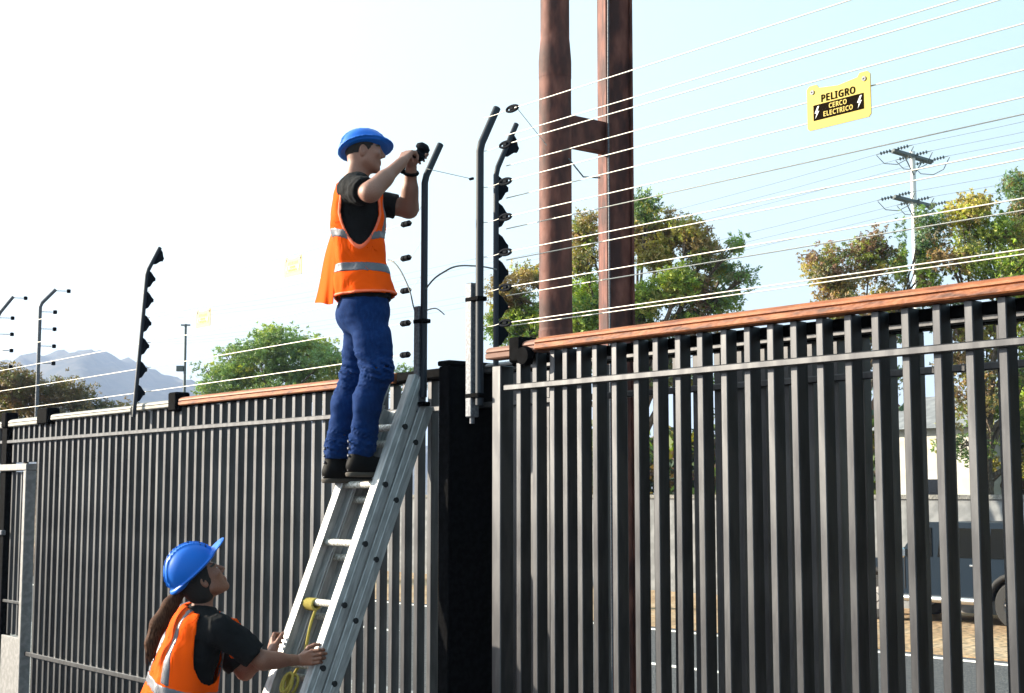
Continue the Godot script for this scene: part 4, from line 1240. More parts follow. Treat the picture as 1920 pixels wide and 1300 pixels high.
func head(f: Field, h: Transform3D, neck: Vector3, s := 1.0, fem := false) -> void:   # h: x right, y up, z backwards; origin mid skull
	var at := func(x: float, y: float, z: float) -> Vector3: return h * (Vector3(x, y, -z) * s)
	f.ball(Transform3D(h.basis, at.call(0, 0.022, -0.012)), Vector3(0.076, 0.098, 0.096) * s, 0.01)
	f.ball(Transform3D(h.basis, at.call(0, -0.035, 0.032)), Vector3(0.062, 0.085, 0.062) * s, 0.03)
	f.bone(at.call(-0.048, -0.062, 0.005), at.call(-0.014, -0.102, 0.066), 0.024 * s, 0.019 * s, 0.025)
	f.bone(at.call(0.048, -0.062, 0.005), at.call(0.014, -0.102, 0.066), 0.024 * s, 0.019 * s, 0.025)
	f.bone(at.call(-0.03, 0.024, 0.080), at.call(0.03, 0.024, 0.080), 0.013 * s, 0.013 * s, 0.012)   # brow
	f.bone(at.call(0, 0.012, 0.092), at.call(0, -0.026, 0.113), 0.008 * s, 0.011 * s, 0.010)   # nose
	f.bone(at.call(-0.010, -0.032, 0.100), at.call(0.010, -0.032, 0.100), 0.008 * s, 0.008 * s, 0.006)
	for e in [-1, 1]:
		f.ball(Transform3D(h.basis, at.call(e * 0.032, 0.004, 0.086)), Vector3(0.015, 0.010, 0.012) * s, -1.0)   # eye socket
		f.ball(Transform3D(h.basis, at.call(e * 0.031, 0.003, 0.078)), Vector3(0.013, 0.012, 0.013) * s, 0.004)
		f.ball(Transform3D(h.basis, at.call(e * 0.040, -0.020, 0.070)), Vector3(0.024, 0.018, 0.018) * s, 0.02)   # cheek
		var eb := h.basis * Basis(Vector3.UP, e * 0.35)
		f.ball(Transform3D(eb, at.call(e * 0.078, -0.008, -0.012)), Vector3(0.009, 0.032, 0.019) * s, 0.006)   # ear
		f.ball(Transform3D(eb, at.call(e * 0.090, -0.004, -0.010)), Vector3(0.008, 0.018, 0.010) * s, -1.0)
	f.bone(at.call(-0.018, -0.060, 0.088), at.call(0.018, -0.060, 0.088), 0.008 * s, 0.008 * s, 0.006)   # lips
	f.bone(at.call(-0.015, -0.073, 0.087), at.call(0.015, -0.073, 0.087), 0.009 * s, 0.009 * s, 0.006)
	var nr := 0.046 if fem else 0.057
	f.bone(neck, at.call(0, -0.05, -0.028), nr * 1.12, nr, 0.03)

func face_paint(h: Transform3D, s: float, skin: Color) -> Callable:
	var inv := h.affine_inverse()
	return func(p: Vector3) -> Color:
		var l := inv * p / s
		var c := skin
		var z := -l.z
		if z > 0.05:
			if absf(l.y - 0.028 - 0.004 * cos(l.x * 40.0)) < 0.0055 and absf(l.x) > 0.012 and absf(l.x) < 0.052: c = Color(0.03, 0.02, 0.015)
			elif Vector2((absf(l.x) - 0.031) / 0.012, (l.y - 0.003) / 0.0055).length() < 1.0:
				c = Color(0.03, 0.02, 0.016) if absf(absf(l.x) - 0.032) < 0.006 else Color(0.6, 0.56, 0.52)
			elif absf(l.y + 0.066) < 0.009 and absf(l.x) < 0.022: c = Color(0.36, 0.13, 0.11)
			elif l.y < -0.02: c = skin * 0.92
		return c

func helmet_field(h: Transform3D, full: bool, s := 1.0) -> Field:   # h: brim plane at origin, y up through the crown, -z forward
	var f := Field.new(h.origin - Vector3.ONE * 0.24, h.origin + Vector3.ONE * 0.24, 0.005)
	var up := h.basis.y
	f.ball(h, Vector3(0.118, 0.140 if not full else 0.125, 0.140) * s, 0.004, h.origin - up * 0.012, -up)
	for x in [-0.036, 0.0, 0.036]:
		f.ball(Transform3D(h.basis, h * Vector3(x, 0, 0)), Vector3(0.010, (0.150 if not full else 0.134) - absf(x) * 0.25, 0.150 - absf(x) * 0.2) * s, 0.008, h.origin + up * 0.02, -up)
	var bt := Transform3D(h.basis * Basis(Vector3.RIGHT, 0.0), h.origin - up * 0.004)
	if full:
		f.ball(bt, Vector3(0.145, 0.010, 0.158) * s, 0.02)
		f.ball(Transform3D(h.basis, h * Vector3(0, -0.008, -0.085)), Vector3(0.09, 0.009, 0.085) * s, 0.015)
	else:
		f.ball(bt, Vector3(0.128, 0.012, 0.150) * s, 0.006)
		f.ball(Transform3D(h.basis * Basis(Vector3.RIGHT, 0.10), h * Vector3(0, 0.004, -0.135)), Vector3(0.088, 0.0085, 0.085) * s, 0.012)
		f.ball(Transform3D(h.basis, h * Vector3(0, -0.012, 0.09)), Vector3(0.09, 0.02, 0.062) * s, 0.012)
	return f

func merged(fields: Array, paint) -> ArrayMesh:
	var mb := MB.new()
	for f in fields: f.into(mb, paint)
	return mb.mesh()

func folds(freq: float, seed_: int) -> FastNoiseLite:
	var n := FastNoiseLite.new()
	n.seed = seed_
	n.frequency = freq
	n.noise_type = FastNoiseLite.TYPE_SIMPLEX_SMOOTH
	n.fractal_octaves = 2
	return n

func worker() -> void:
	var fwd := Vector3(0.99, 0, -0.139).normalized()
	var rt := fwd.cross(Vector3.UP).normalized()
	var P := Vector3(-0.755, 2.975, -7.36)
	var W := Vector3(-0.775, 3.13, -7.36)
	var C := Vector3(-0.800, 3.395, -7.35)
	var B := Vector3(-0.808, 3.615, -7.34)
	var shR := Vector3(-0.815, 3.545, -7.18)
	var elR := Vector3(-0.700, 3.478, -6.97)
	var wrR := Vector3(-0.552, 3.660, -7.09)
	var shL := Vector3(-0.800, 3.55, -7.50)
	var elL := Vector3(-0.545, 3.500, -7.50)
	var wrL := Vector3(-0.525, 3.712, -7.37)
	var hipR := P + rt * 0.095 - Vector3(0, 0.06, 0)
	var hipL := P - rt * 0.095 - Vector3(0, 0.06, 0)
	var knR := Vector3(-0.680, 2.62, -7.24)
	var knL := Vector3(-0.815, 2.61, -7.46)
	var anR := Vector3(-0.768, 2.215, -7.36)
	var anL := Vector3(-0.912, 2.185, -7.53)
	var fR := (-N * 0.8 + fwd * 0.3 + E * 0.12).normalized()
	var t := thing("person", "man in blue hard hat and orange vest standing high on the ladder", "person", Transform3D(Basis(), Vector3(-0.8, 2.06, -7.42)))
	var X := Transform3D(Basis(), -t.position)
	var skin := Color(0.34, 0.175, 0.125)
	var hb := Basis(rt, Vector3.UP, -fwd) * Basis(Vector3(1, 0, 0), 0.03)
	hb = Basis(Vector3.UP, 0.0) * hb
	var H := Transform3D(hb, Vector3(-0.768, 3.772, -7.335))
	var paint := face_paint(H, 0.9, skin)
	# body
	var f := Field.new(Vector3(-1.15, 2.0, -7.85), Vector3(-0.35, 3.72, -6.8), 0.014)
	torso(f, P, W, C, B, rt, 0.96)
	f.chain([B, H * Vector3(0, -0.06, 0.02)], [0.06, 0.055], 0.03)
	f.chain([shR, elR, wrR], [0.056, 0.043, 0.030], 0.03)
	f.chain([shL, elL, wrL], [0.056, 0.043, 0.030], 0.03)
	f.bone(elR.lerp(wrR, 0.08), elR.lerp(wrR, 0.45), 0.043, 0.040, 0.03)
	f.bone(elL.lerp(wrL, 0.08), elL.lerp(wrL, 0.45), 0.043, 0.040, 0.03)
	f.chain([hipR, knR, anR], [0.080, 0.047, 0.036], 0.03)
	f.chain([hipL, knL, anL], [0.080, 0.047, 0.036], 0.03)
	for q in [[anR, fR], [anL, fR]]: f.bone(q[0] - Vector3(0, 0.06, 0), q[0] + q[1] * 0.13 - Vector3(0, 0.09, 0), 0.038, 0.030, 0.03)
	var hf := Field.new(H.origin - Vector3(0.17, 0.20, 0.17), H.origin + Vector3(0.17, 0.15, 0.17), 0.0045)
	head(hf, H, B + Vector3(0, 0.02, 0), 0.9)
	var tool := Vector3(-0.478, 3.735, -7.205)
	var h1 := Field.new(wrR - Vector3.ONE * 0.17, wrR + Vector3.ONE * 0.2, 0.0035)
	h1.bone(elR.lerp(wrR, 0.75), wrR, 0.031, 0.026, 0.01)
	hand(h1, wrR, (tool - wrR) + Vector3(-0.02, 0.06, 0), Vector3(0.5, -0.3, -0.8), Vector3(0, 0.6, -0.8), [30, 45, 35])
	var h2 := Field.new(wrL - Vector3.ONE * 0.16, wrL + Vector3.ONE * 0.2, 0.0035)
	h2.bone(elL.lerp(wrL, 0.75), wrL, 0.031, 0.026, 0.01)
	hand(h2, wrL, (tool - wrL) + Vector3(-0.02, 0.05, 0), Vector3(0.6, -0.3, 0.75), Vector3(0, 0.6, 0.8), [35, 50, 35])
	part(t, "body", merged([f, hf, h1, h2], paint), M.skin, X)
	# hair
	var hr := Field.new(H.origin - Vector3.ONE * 0.16, H.origin + Vector3.ONE * 0.16, 0.006)
	hr.ball(Transform3D(hb, H * Vector3(0, 0.022, 0.013)), Vector3(0.073, 0.091, 0.090), 0.004, H * Vector3(0, -0.045, 0), -hb.y)
	hr.ball(Transform3D(hb, H * Vector3(0, -0.03, -0.068)), Vector3(0.09, 0.085, 0.054), -1.0)
	for e in [-1, 1]: hr.ball(Transform3D(hb, H * Vector3(e * 0.077, -0.018, 0.008)), Vector3(0.03, 0.042, 0.025), -1.0)
	part(t, "hair", hr.mesh(), M.hair, X)
	# hard hat
	var hx := Transform3D(hb * Basis(Vector3(0, 0, 1), 0.40) * Basis(Vector3.RIGHT, 0.14), H * Vector3(-0.010, 0.020, 0.004))
	part(t, "hard_hat", helmet_field(hx, true, 0.86).mesh(), M.helmet, X)
	# shirt
	var sf := Field.new(Vector3(-1.15, 2.9, -7.85), Vector3(-0.4, 3.74, -6.75), 0.010)
	torso(sf, P + Vector3(0, 0.03, 0), W, C, B, rt, 0.96, 0.012)
	sf.bone(shR, shR.lerp(elR, 0.86), 0.074, 0.072, 0.035, shR.lerp(elR, 0.80), (elR - shR).normalized())
	sf.bone(shL, shL.lerp(elL, 0.80), 0.070, 0.066, 0.035, shL.lerp(elL, 0.74), (elL - shL).normalized())
	var ns := folds(9.0, 3)
	sf.bone(B - Vector3(0, 0.03, 0), B + Vector3(0, 0.012, 0) + fwd * 0.005, 0.07, 0.066, 0.02, B + Vector3(0, 0.022, 0), Vector3(0.2, 1, 0).normalized())
	sf.each(func(p: Vector3, d: float) -> float: return maxf(d + (ns.get_noise_3d(p.x, p.y * 0.6, p.z) * 0.008 + (absf(ns.get_noise_3d(p.x * 1.7 + p.y, p.y * 1.2 - p.x, p.z * 1.7 + 3.0)) - 0.2) * 0.010), 2.99 - p.y), 0.03)
	part(t, "shirt", sf.mesh(), M.shirt, X)
	# jeans
	var jf := Field.new(Vector3(-1.1, 2.1, -7.8), Vector3(-0.4, 3.12, -6.95), 0.009)
	torso(jf, P, W, C, B, rt, 0.96, 0.008)
	jf.chain([hipR, hipR.lerp(knR, 0.5) + fwd * 0.008, knR, knR.lerp(anR, 0.35) - fwd * 0.018, anR + Vector3(0, 0.02, 0)], [0.104, 0.092, 0.073, 0.070, 0.066], 0.035)
	jf.chain([hipL, hipL.lerp(knL, 0.5) + fwd * 0.008, knL, knL.lerp(anL, 0.35) - fwd * 0.018, anL + Vector3(0, 0.02, 0)], [0.104, 0.092, 0.073, 0.070, 0.066], 0.035)
	jf.bone(P - fwd * 0.05 + rt * 0.055 - Vector3(0, 0.05, 0), P - fwd * 0.06 - rt * 0.055 - Vector3(0, 0.05, 0), 0.095, 0.095, 0.04)
	var nj := folds(8.0, 5)
	var nk := folds(16.0, 6)
	jf.each(func(p: Vector3, d: float) -> float:
		var lo := clampf(1.0 - absf(p.y - 2.62) / 0.16, 0, 1) + clampf(1.0 - absf(p.y - 2.27) / 0.12, 0, 1) * 1.1
		var w := nj.get_noise_3d(p.x * 0.7, p.y * 1.3, p.z * 0.7) * 0.008 + (0.06 - absf(nk.get_noise_3d(p.x * 0.4, p.y * 1.8 + p.x * 0.8, p.z * 0.4))) * 0.030 * lo
		return maxf(maxf(d + w, p.y - 3.075), 2.185 - p.y), 0.03)
	part(t, "jeans", jf.mesh(), M.denim, X)
	var be := Field.new(Vector3(-1.0, 2.98, -7.65), Vector3(-0.5, 3.14, -7.1), 0.008)
	torso(be, P, W, C, B, rt, 0.96, 0.014)
	be.each(func(p: Vector3, d: float) -> float: return maxf(d, absf(p.y - 3.055) - 0.02), 0.03)
	part(t, "belt", be.mesh(), M.boot, X)
	# boots
	for q in [anR, anL]:
		var g: Vector3 = q
		var bo := Vector3(g.x, g.y - 0.125, g.z)
		var bf := Field.new(g - Vector3(0.2, 0.2, 0.3), g + Vector3(0.3, 0.14, 0.25), 0.007)
		bf.chain([g + Vector3(0, 0.07, 0) - fR * 0.01, g - Vector3(0, 0.05, 0) - fR * 0.01], [0.056, 0.05], 0.02)
		bf.bone(g - Vector3(0, 0.075, 0) - fR * 0.035, g - Vector3(0, 0.085, 0) + fR * 0.15, 0.044, 0.042, 0.04)
		bf.bone(g - Vector3(0, 0.055, 0), g - Vector3(0, 0.075, 0) + fR * 0.12, 0.042, 0.040, 0.04)
		bf.each(func(p: Vector3, d: float) -> float: return maxf(d, bo.y + 0.022 - p.y), 0.05)
		var b1 := part(t, "boot", bf.mesh(), M.boot, X)
		var so := Field.new(g - Vector3(0.2, 0.2, 0.3), g + Vector3(0.3, 0.0, 0.25), 0.006)
		so.bone(bo + Vector3(0, 0.02, 0) - fR * 0.035, bo + Vector3(0, 0.02, 0) + fR * 0.15, 0.048, 0.046, 0.01)
		so.each(func(p: Vector3, d: float) -> float: return maxf(d, absf(p.y - bo.y - 0.012) - 0.012), 0.05)
		part(b1, "sole", so.mesh(), M.sole)
		var lc := MB.new()
		for k in 5:
			var y := 0.05 - k * 0.036
			lc.tube([g + Vector3(0, y, 0) - fR * 0.068 + rt * 0.012, g + Vector3(0, y + 0.008, 0) - fR * 0.071, g + Vector3(0, y, 0) - fR * 0.068 - rt * 0.012], 0.006, 5)
		part(b1, "pull_loops", lc.mesh(), M.band)
	# vest: a shell over the shirt with wide arm holes and a flared hem
	var o2 := P
	var shell := func(f2: Field, g: float, hollow: bool) -> void:
		torso(f2, P + Vector3(0, -0.02, 0), W, C, B, rt, 0.96, g)
	var nv := folds(7.0, 9)
	var vf := Field.new(Vector3(-1.15, 2.86, -7.75), Vector3(-0.5, 3.72, -6.98), 0.008)
	shell.call(vf, 0.028, true)
	var hole := func(p: Vector3) -> float:
		var l := p - Vector3(-0.805, 3.45, -7.35)
		var lx := absf(l.dot(rt))
		if lx < 0.075: return 1.0
		var lz := l.dot(fwd)
		var ly := l.y
		var a := 0.095 - clampf(ly, -0.2, 0.2) * 0.05
		var b := 0.165 if ly < 0 else 0.30
		if ly < -0.03: a *= clampf(1.0 + (ly + 0.03) * 2.2, 0.3, 1.0)
		return (Vector2((lz - 0.01) / a, (ly + 0.03) / b).length() - 1.0) * 0.09
	vf.each(func(p: Vector3, d: float) -> float:
		var l := p - C
		var lz := l.dot(fwd)
		var fl := clampf((3.25 - p.y) / 0.25, 0, 1)
		var dd := d - fl * 0.022 + nv.get_noise_3d(p.x, p.y * 0.7, p.z) * 0.015
		var s := maxf(dd, -(dd + 0.013))
		s = maxf(s, -hole.call(p))
		s = maxf(s, 3.005 + lz * 0.05 - p.y)
		s = maxf(s, p.y - 3.595)
		var neck := Vector2(l.dot(rt), (lz + 0.0)).length() - 0.075
		if p.y > 3.5: s = maxf(s, -neck)
		if lz > 0.0 and p.y > 3.35: s = maxf(s, (p.y - 3.35) * 0.35 - absf(l.dot(rt)) - 0.005)
		return s, 0.06)
	part(t, "vest", vf.mesh(), M.vest, X)
	var pf := Field.new(Vector3(-1.15, 2.86, -7.75), Vector3(-0.5, 3.72, -6.98), 0.007)
	shell.call(pf, 0.031, false)
	pf.each(func(p: Vector3, d: float) -> float:
		var fl := clampf((3.25 - p.y) / 0.25, 0, 1)
		var dd := d - fl * 0.022 + nv.get_noise_3d(p.x, p.y * 0.7, p.z) * 0.015
		dd = maxf(dd, -(dd + 0.014))
		dd = maxf(dd, p.y - 3.59)
		var hem := absf(p.y - 3.015 - (p - C).dot(fwd) * 0.05) - 0.007
		return maxf(dd, minf(absf(hole.call(p) - 0.007) - 0.007, hem)), 0.06)
	part(t, "piping", pf.mesh(), M.vest_edge, X)
	var bands := [[3.145, 0.024, 0.0], [3.30, 0.022, 0.35]]
	for q in bands:
		var bf := Field.new(Vector3(-1.15, 2.95, -7.75), Vector3(-0.5, 3.5, -6.98), 0.008)
		shell.call(bf, 0.031, false)
		bf.each(func(p: Vector3, d: float) -> float:
			var l := p - C
			var lz := l.dot(fwd)
			var fl := clampf((3.25 - p.y) / 0.25, 0, 1)
			var dd := d - fl * 0.022 + nv.get_noise_3d(p.x, p.y * 0.7, p.z) * 0.015
			dd = maxf(dd, -(dd + 0.014))
			dd = maxf(dd, -hole.call(p))
			var yc: float = q[0] + (q[2] * (absf(lz - 0.01) - 0.05) if q[2] > 0 else -0.02 * lz)
			return maxf(dd, absf(p.y - yc) - q[1]), 0.06)
		part(t, "reflective_band", bf.mesh(), M.band, X)
	for e in [-1, 1]:
		var sb := Field.new(Vector3(-1.15, 2.95, -7.75), Vector3(-0.5, 3.62, -6.98), 0.008)
		shell.call(sb, 0.031, false)
		sb.each(func(p: Vector3, d: float) -> float:
			var l := p - C
			var dd := d + nv.get_noise_3d(p.x, p.y * 0.7, p.z) * 0.015
			dd = maxf(dd, -(dd + 0.014))
			dd = maxf(dd, -hole.call(p))
			dd = maxf(maxf(dd, 3.315 - p.y), p.y - 3.56)
			return maxf(maxf(dd, absf(l.dot(rt) * e - 0.085) - 0.022), 0.03 - l.dot(fwd)), 0.06)
		part(t, "reflective_band", sb.mesh(), M.band, X)
	# the loose back of the vest blown out behind him
	var tl := MB.new()
	var nu := 14
	var nvv := 12
	for side in [0, 1]:
		for j in nvv + 1:
			var y := float(j) / nvv
			for i in nu + 1:
				var x := float(i) / nu
				var outw := 0.012 + 0.105 * y + 0.008 * sin(y * 5.0)
				var bulge := sin(x * PI) * (0.015 + 0.03 * y) + 0.010 * sin(x * 11.0 + y * 2.0) * y
				var q := C - fwd * lerpf(0.095 + 0.03 * y, 0.105 + outw, x) + rt * (lerpf(0.075, -0.10, x) + bulge) + Vector3(0, 0.01 - y * 0.44 + 0.02 * x * y - 0.006 * sin(x * 5.0) * y, 0)
				if side == 1: q += fwd * 0.004
				tl.p.append(q)
				tl.n.append(-fwd if side == 0 else fwd)
	var cnt := (nu + 1) * (nvv + 1)
	for side in 2:
		for j in nvv:
			for i in nu:
				var a := side * cnt + j * (nu + 1) + i
				if side == 0: tl.ix.append_array([a, a + 1, a + nu + 1, a + 1, a + nu + 2, a + nu + 1])
				else: tl.ix.append_array([a, a + nu + 1, a + 1, a + 1, a + nu + 1, a + nu + 2])
	var st := SurfaceTool.new()
	st.create_from(tl.mesh(), 0)
	st.generate_normals()
	part(t, "vest_back", st.commit(), M.vest, X)
	# watch
	var wa := MB.new()
	var wc := elL.lerp(wrL, 0.82)
	var wd := (wrL - elL).normalized()
	var wx := wd.cross(Vector3.RIGHT).normalized()
	var ring := []
	for k in 17:
		var a := TAU * k / 16
		ring.append(wc + (wx * cos(a) + wd.cross(wx) * sin(a)) * 0.036)
	wa.tube(ring, 0.009, 6, false)
	wa.lathe([Vector2(0, 0.012), Vector2(0.019, 0.012), Vector2(0.021, 0), Vector2(0, 0)], Transform3D(Basis(Vector3(0, 0, 1), PI / 2 - 0.4), wc + Vector3(-0.036, 0.01, 0.01)), 12)
	part(t, "watch", wa.mesh(), M.boot, X)
	# black insulator held in both hands
	var tm := MB.new()
	var tb := Basis(Vector3(0, 0, 1), -0.5)
	tm.lathe([Vector2(0, -0.045), Vector2(0.022, -0.045), Vector2(0.036, -0.03), Vector2(0.036, -0.012), Vector2(0.024, -0.005), Vector2(0.024, 0.006), Vector2(0.038, 0.014), Vector2(0.038, 0.03), Vector2(0.02, 0.046), Vector2(0.0, 0.046)], Transform3D(tb, tool + Vector3(0.012, 0.005, 0)), 16)
	single("post_insulator", "black round insulator held in the man's hands beside the bent post", "insulator", tm.mesh(), M.insul)

func helper_woman() -> void:
	var fwd := Vector3(0.85, 0, -0.527).normalized()
	var rt := fwd.cross(Vector3.UP).normalized()
	var P := Vector3(-1.60, 0.82, -7.12)
	var W := Vector3(-1.59, 1.0, -7.10)
	var C := Vector3(-1.555, 1.235, -7.08)
	var B := Vector3(-1.50, 1.44, -7.06)
	var shR := B + rt * 0.165 + Vector3(0, -0.075, 0) + fwd * 0.03
	var elR := Vector3(-1.190, 1.215, -6.97)
	var wrR := fw(-0.855, 1.205, 0.50)
	var shL := B - rt * 0.165 + Vector3(0, -0.075, 0) + fwd * 0.03
	var elL := Vector3(-1.33, 1.12, -7.30)
	var wrL := fw(-1.055, 1.225, 0.535)
	var hipR := P + rt * 0.095 - Vector3(0, 0.06, 0)
	var hipL := P - rt * 0.095 - Vector3(0, 0.06, 0)
	var knR := hipR + Vector3(0.03, -0.36, 0)
	var knL := hipL + Vector3(0.10, -0.35, -0.05)
	var anR := Vector3(hipR.x - 0.03, 0.10, hipR.z)
	var anL := Vector3(hipL.x + 0.12, 0.10, hipL.z - 0.08)
	var t := thing("person", "woman with blue hard hat, ponytail and orange vest steadying the ladder", "person", Transform3D(Basis(), Vector3(P.x, 0, P.z)))
	var X := Transform3D(Basis(), -t.position)
	var skin := Color(0.27, 0.12, 0.075)
	var hd := Vector3(0.93, 0, -0.37).normalized()
	var hr := hd.cross(Vector3.UP).normalized()
	var pitch := deg_to_rad(38)
	var hb := Basis(hr, Vector3.UP, -hd) * Basis(Vector3.RIGHT, pitch)
	# helmet centre from the photograph, skull below and in front of it
	var hx := Transform3D(hb * Basis(Vector3.RIGHT, deg_to_rad(6)), Vector3(-1.545, 1.635, -7.04))
	var H := Transform3D(hb, hx.origin - hb.y * 0.060 - hb.z * 0.012)
	var paint := face_paint(H, 0.95, skin)
	var f := Field.new(Vector3(-2.0, 0.0, -7.6), Vector3(-0.8, 1.55, -6.65), 0.016)
	torso(f, P, W, C, B, rt, 0.90, 0.0, 0.135)
	f.chain([shR, elR, wrR], [0.050, 0.038, 0.026], 0.03)
	f.chain([shL, elL, wrL], [0.050, 0.038, 0.026], 0.03)
	f.bone(elR.lerp(wrR, 0.08), elR.lerp(wrR, 0.4), 0.040, 0.037, 0.03)
	f.chain([hipR, knR, anR], [0.085, 0.056, 0.04], 0.03)
	f.chain([hipL, knL, anL], [0.085, 0.056, 0.04], 0.03)
	for q in [anR, anL]: f.bone(q - Vector3(0, 0.04, 0), q + fwd * 0.13 - Vector3(0, 0.06, 0), 0.035, 0.028, 0.03)
	f.bone(B, H * Vector3(0, -0.05, 0.03), 0.05, 0.045, 0.03)
	var hf := Field.new(H.origin - Vector3(0.18, 0.20, 0.18), H.origin + Vector3(0.18, 0.17, 0.18), 0.0045)
	head(hf, H, B + Vector3(0, 0.02, 0), 0.95, true)
	var h1 := Field.new(wrR - Vector3.ONE * 0.18, wrR + Vector3.ONE * 0.22, 0.0035)
	h1.bone(elR.lerp(wrR, 0.75), wrR, 0.029, 0.024, 0.01)
	hand(h1, wrR, E * 0.95 + Vector3(0, 0.22, 0) - N * 0.25, -N, Vector3(0, 1, 0), [18, 62, 40], 0.98)
	var h2 := Field.new(wrL - Vector3.ONE * 0.18, wrL + Vector3.ONE * 0.2, 0.0035)
	h2.bone(elL.lerp(wrL, 0.75), wrL, 0.029, 0.024, 0.01)
	hand(h2, wrL, -E * 0.9 + Vector3(0, 0.6, 0) - N * 0.35, -N, Vector3(0, 1, 0), [18, 58, 40], 0.98)
	part(t, "body", merged([f, hf, h1, h2], paint), M.skin, X)
	var hrf := Field.new(H.origin - Vector3.ONE * 0.2, H.origin + Vector3.ONE * 0.2, 0.006)
	hrf.ball(Transform3D(hb, H * Vector3(0, 0.015, 0.022)), Vector3(0.081, 0.108, 0.100), 0.004)
	hrf.ball(Transform3D(hb, H * Vector3(0, -0.055, 0.05)), Vector3(0.068, 0.06, 0.055), 0.03)
	hrf.ball(Transform3D(hb, H * Vector3(0, -0.035, -0.085)), Vector3(0.11, 0.10, 0.078), -1.0)
	part(t, "hair", hrf.mesh(), M.hair, X)
	# ponytail hanging down her back
	var nape := hx * Vector3(0, -0.035, 0.125)
	var pt := Field.new(nape - Vector3(0.26, 0.38, 0.2), nape + Vector3(0.15, 0.1, 0.2), 0.006)
	var path := [nape, nape + Vector3(-0.035, -0.05, 0.01), nape + Vector3(-0.085, -0.14, 0.025), nape + Vector3(-0.115, -0.23, 0.035), nape + Vector3(-0.118, -0.31, 0.04)]
	pt.chain(path, [0.030, 0.036, 0.040, 0.030, 0.008], 0.02)
	for k in 9:
		var o := Vector3(sin(k * 2.4), 0, cos(k * 2.4)) * 0.024
		pt.chain([path[0] + o * 0.7, path[1] + o, path[2] + o * 1.35, path[3] + o * 1.1, path[4] + o * 0.8 - Vector3(0, 0.012 * (k % 3), 0)], [0.010, 0.011, 0.010, 0.007, 0.003], 0.004)
	part(t, "ponytail", pt.mesh(), M.tail, X)
	part(t, "hard_hat", helmet_field(hx, false, 0.96).mesh(), M.helmet, X)
	var sf := Field.new(Vector3(-2.0, 0.7, -7.6), Vector3(-0.95, 1.52, -6.65), 0.010)
	torso(sf, P + Vector3(0, 0.05, 0), W, C, B, rt, 0.90, 0.012, 0.135)
	sf.bone(shR, shR.lerp(elR, 0.9), 0.075, 0.068, 0.035, shR.lerp(elR, 0.84), (elR - shR).normalized())
	sf.bone(shL, shL.lerp(elL, 0.9), 0.072, 0.066, 0.035, shL.lerp(elL, 0.84), (elL - shL).normalized())
	sf.bone(B - Vector3(0, 0.04, 0), B + Vector3(0.01, 0.02, 0), 0.066, 0.060, 0.02, B + Vector3(0, 0.02, 0), Vector3(0.1, 1, 0).normalized())
	var ns := folds(9.0, 13)
	sf.each(func(p: Vector3, d: float) -> float: return d + (ns.get_noise_3d(p.x, p.y * 0.6, p.z) * 0.008 + (absf(ns.get_noise_3d(p.x * 1.7 + p.y, p.y * 1.2 - p.x, p.z * 1.7 + 3.0)) - 0.2) * 0.010), 0.03)
	part(t, "shirt", sf.mesh(), M.shirt, X)
	var jf := Field.new(Vector3(-1.95, 0.05, -7.5), Vector3(-1.2, 1.0, -6.7), 0.013)
	torso(jf, P, W, C, B, rt, 0.92, 0.008, 0.135)
	jf.chain([hipR, knR, anR], [0.098, 0.068, 0.060], 0.035)
	jf.chain([hipL, knL, anL], [0.098, 0.068, 0.060], 0.035)
	jf.each(func(p: Vector3, d: float) -> float: return maxf(maxf(d, p.y - 0.92), 0.10 - p.y), 0.03)
	part(t, "jeans", jf.mesh(), M.denim, X)
	for q in [anR, anL]:
		var g: Vector3 = q
		var bf := Field.new(g - Vector3(0.15, 0.12, 0.2), g + Vector3(0.3, 0.12, 0.15), 0.010)
		bf.chain([g + Vector3(0, 0.06, 0), g - Vector3(0, 0.03, 0)], [0.052, 0.05], 0.02)
		bf.bone(g - Vector3(0, 0.05, 0) - fwd * 0.03, g - Vector3(0, 0.06, 0) + fwd * 0.14, 0.044, 0.038, 0.03)
		bf.each(func(p: Vector3, d: float) -> float: return maxf(d, 0.003 - p.y), 0.05)
		part(t, "boot", bf.mesh(), M.boot, X)
	# vest
	var nv := folds(6.0, 19)
	var upv := (B - W).normalized()
	var hole := func(p: Vector3) -> float:
		var l := p - C
		var lx := l.dot(rt)
		var lz := l.dot(fwd) - 0.035
		var ly := l.dot(upv)
		if absf(lx) < 0.085 + 0.095 * clampf((ly - 0.02) / 0.12, 0, 1): return 1.0
		var a := 0.088
		var b := 0.115 if ly < 0.02 else 0.30
		return (Vector2(lz / a, (ly - 0.02) / b).length() - 1.0) * 0.08
	var skinned := func(p: Vector3, d: float) -> float:
		var lz := (p - C).dot(fwd)
		var back := clampf(-lz * 6.0, 0, 1)
		var fl := clampf((1.32 - p.y) / 0.3, 0, 1)
		return d - fl * (0.012 + 0.05 * back) + nv.get_noise_3d(p.x, p.y * 0.45, p.z) * 0.016
	var vf := Field.new(Vector3(-1.95, 0.68, -7.5), Vector3(-1.2, 1.5, -6.7), 0.009)
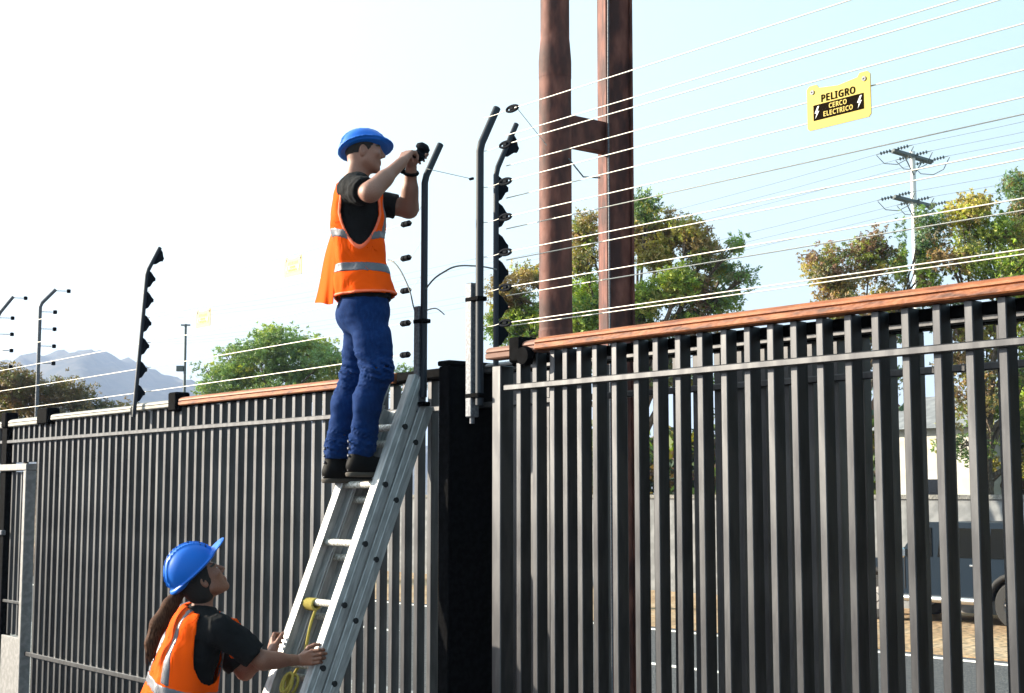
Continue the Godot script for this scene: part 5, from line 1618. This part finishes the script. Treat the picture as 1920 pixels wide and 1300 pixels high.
	torso(vf, P, W, C, B, rt, 0.90, 0.030, 0.135)
	for q in [[shR, elR], [shL, elL]]: vf.bone(q[0], q[0].lerp(q[1], 0.35), 0.093, 0.09, 0.035)
	vf.each(func(p: Vector3, d: float) -> float:
		var l := p - C
		var dd: float = skinned.call(p, d)
		var s := maxf(dd, -(dd + 0.015))
		s = maxf(s, -hole.call(p))
		s = maxf(s, 0.74 - p.y)
		s = maxf(s, (p - B).dot(upv) - 0.012)
		var q := p - B
		if (p - B).dot(upv) > -0.10: s = maxf(s, 0.055 - (q - upv * q.dot(upv)).length())
		var lz := l.dot(fwd)
		if lz > 0.02 and l.dot(upv) > -0.05: s = maxf(s, (l.dot(upv) + 0.05) * 0.22 - absf(l.dot(rt)))
		s = maxf(s, absf(l.dot(rt)) - 0.20 - clampf((0.06 - l.dot(upv)) * 3.0, 0, 0.2))
		return s, 0.10)
	part(t, "vest", vf.mesh(), M.vest, X)
	for kind in 3:
		var bf := Field.new(Vector3(-1.95, 0.85, -7.5), Vector3(-1.2, 1.5, -6.7), 0.008)
		torso(bf, P, W, C, B, rt, 0.90, 0.033, 0.135)
		for q in [[shR, elR], [shL, elL]]: bf.bone(q[0], q[0].lerp(q[1], 0.35), 0.096, 0.093, 0.035)
		bf.each(func(p: Vector3, d: float) -> float:
			var l := p - C
			var dd: float = skinned.call(p, d)
			dd = maxf(dd, -(dd + 0.016))
			dd = maxf(dd, -hole.call(p))
			dd = maxf(dd, (p - B).dot(upv) - 0.014)
			var q := p - B
			if (p - B).dot(upv) > -0.10: dd = maxf(dd, 0.057 - (q - upv * q.dot(upv)).length())
			dd = maxf(dd, absf(l.dot(rt)) - 0.20 - clampf((0.06 - l.dot(upv)) * 3.0, 0, 0.2))
			if kind == 0: return maxf(dd, absf(l.dot(upv) + 0.155) - 0.026)
			var lx := l.dot(rt) * (1.0 if kind == 1 else -1.0)
			return maxf(maxf(dd, absf(lx - 0.105) - 0.024), -0.125 - l.dot(upv)), 0.10)
		part(t, "reflective_band", bf.mesh(), M.band, X)
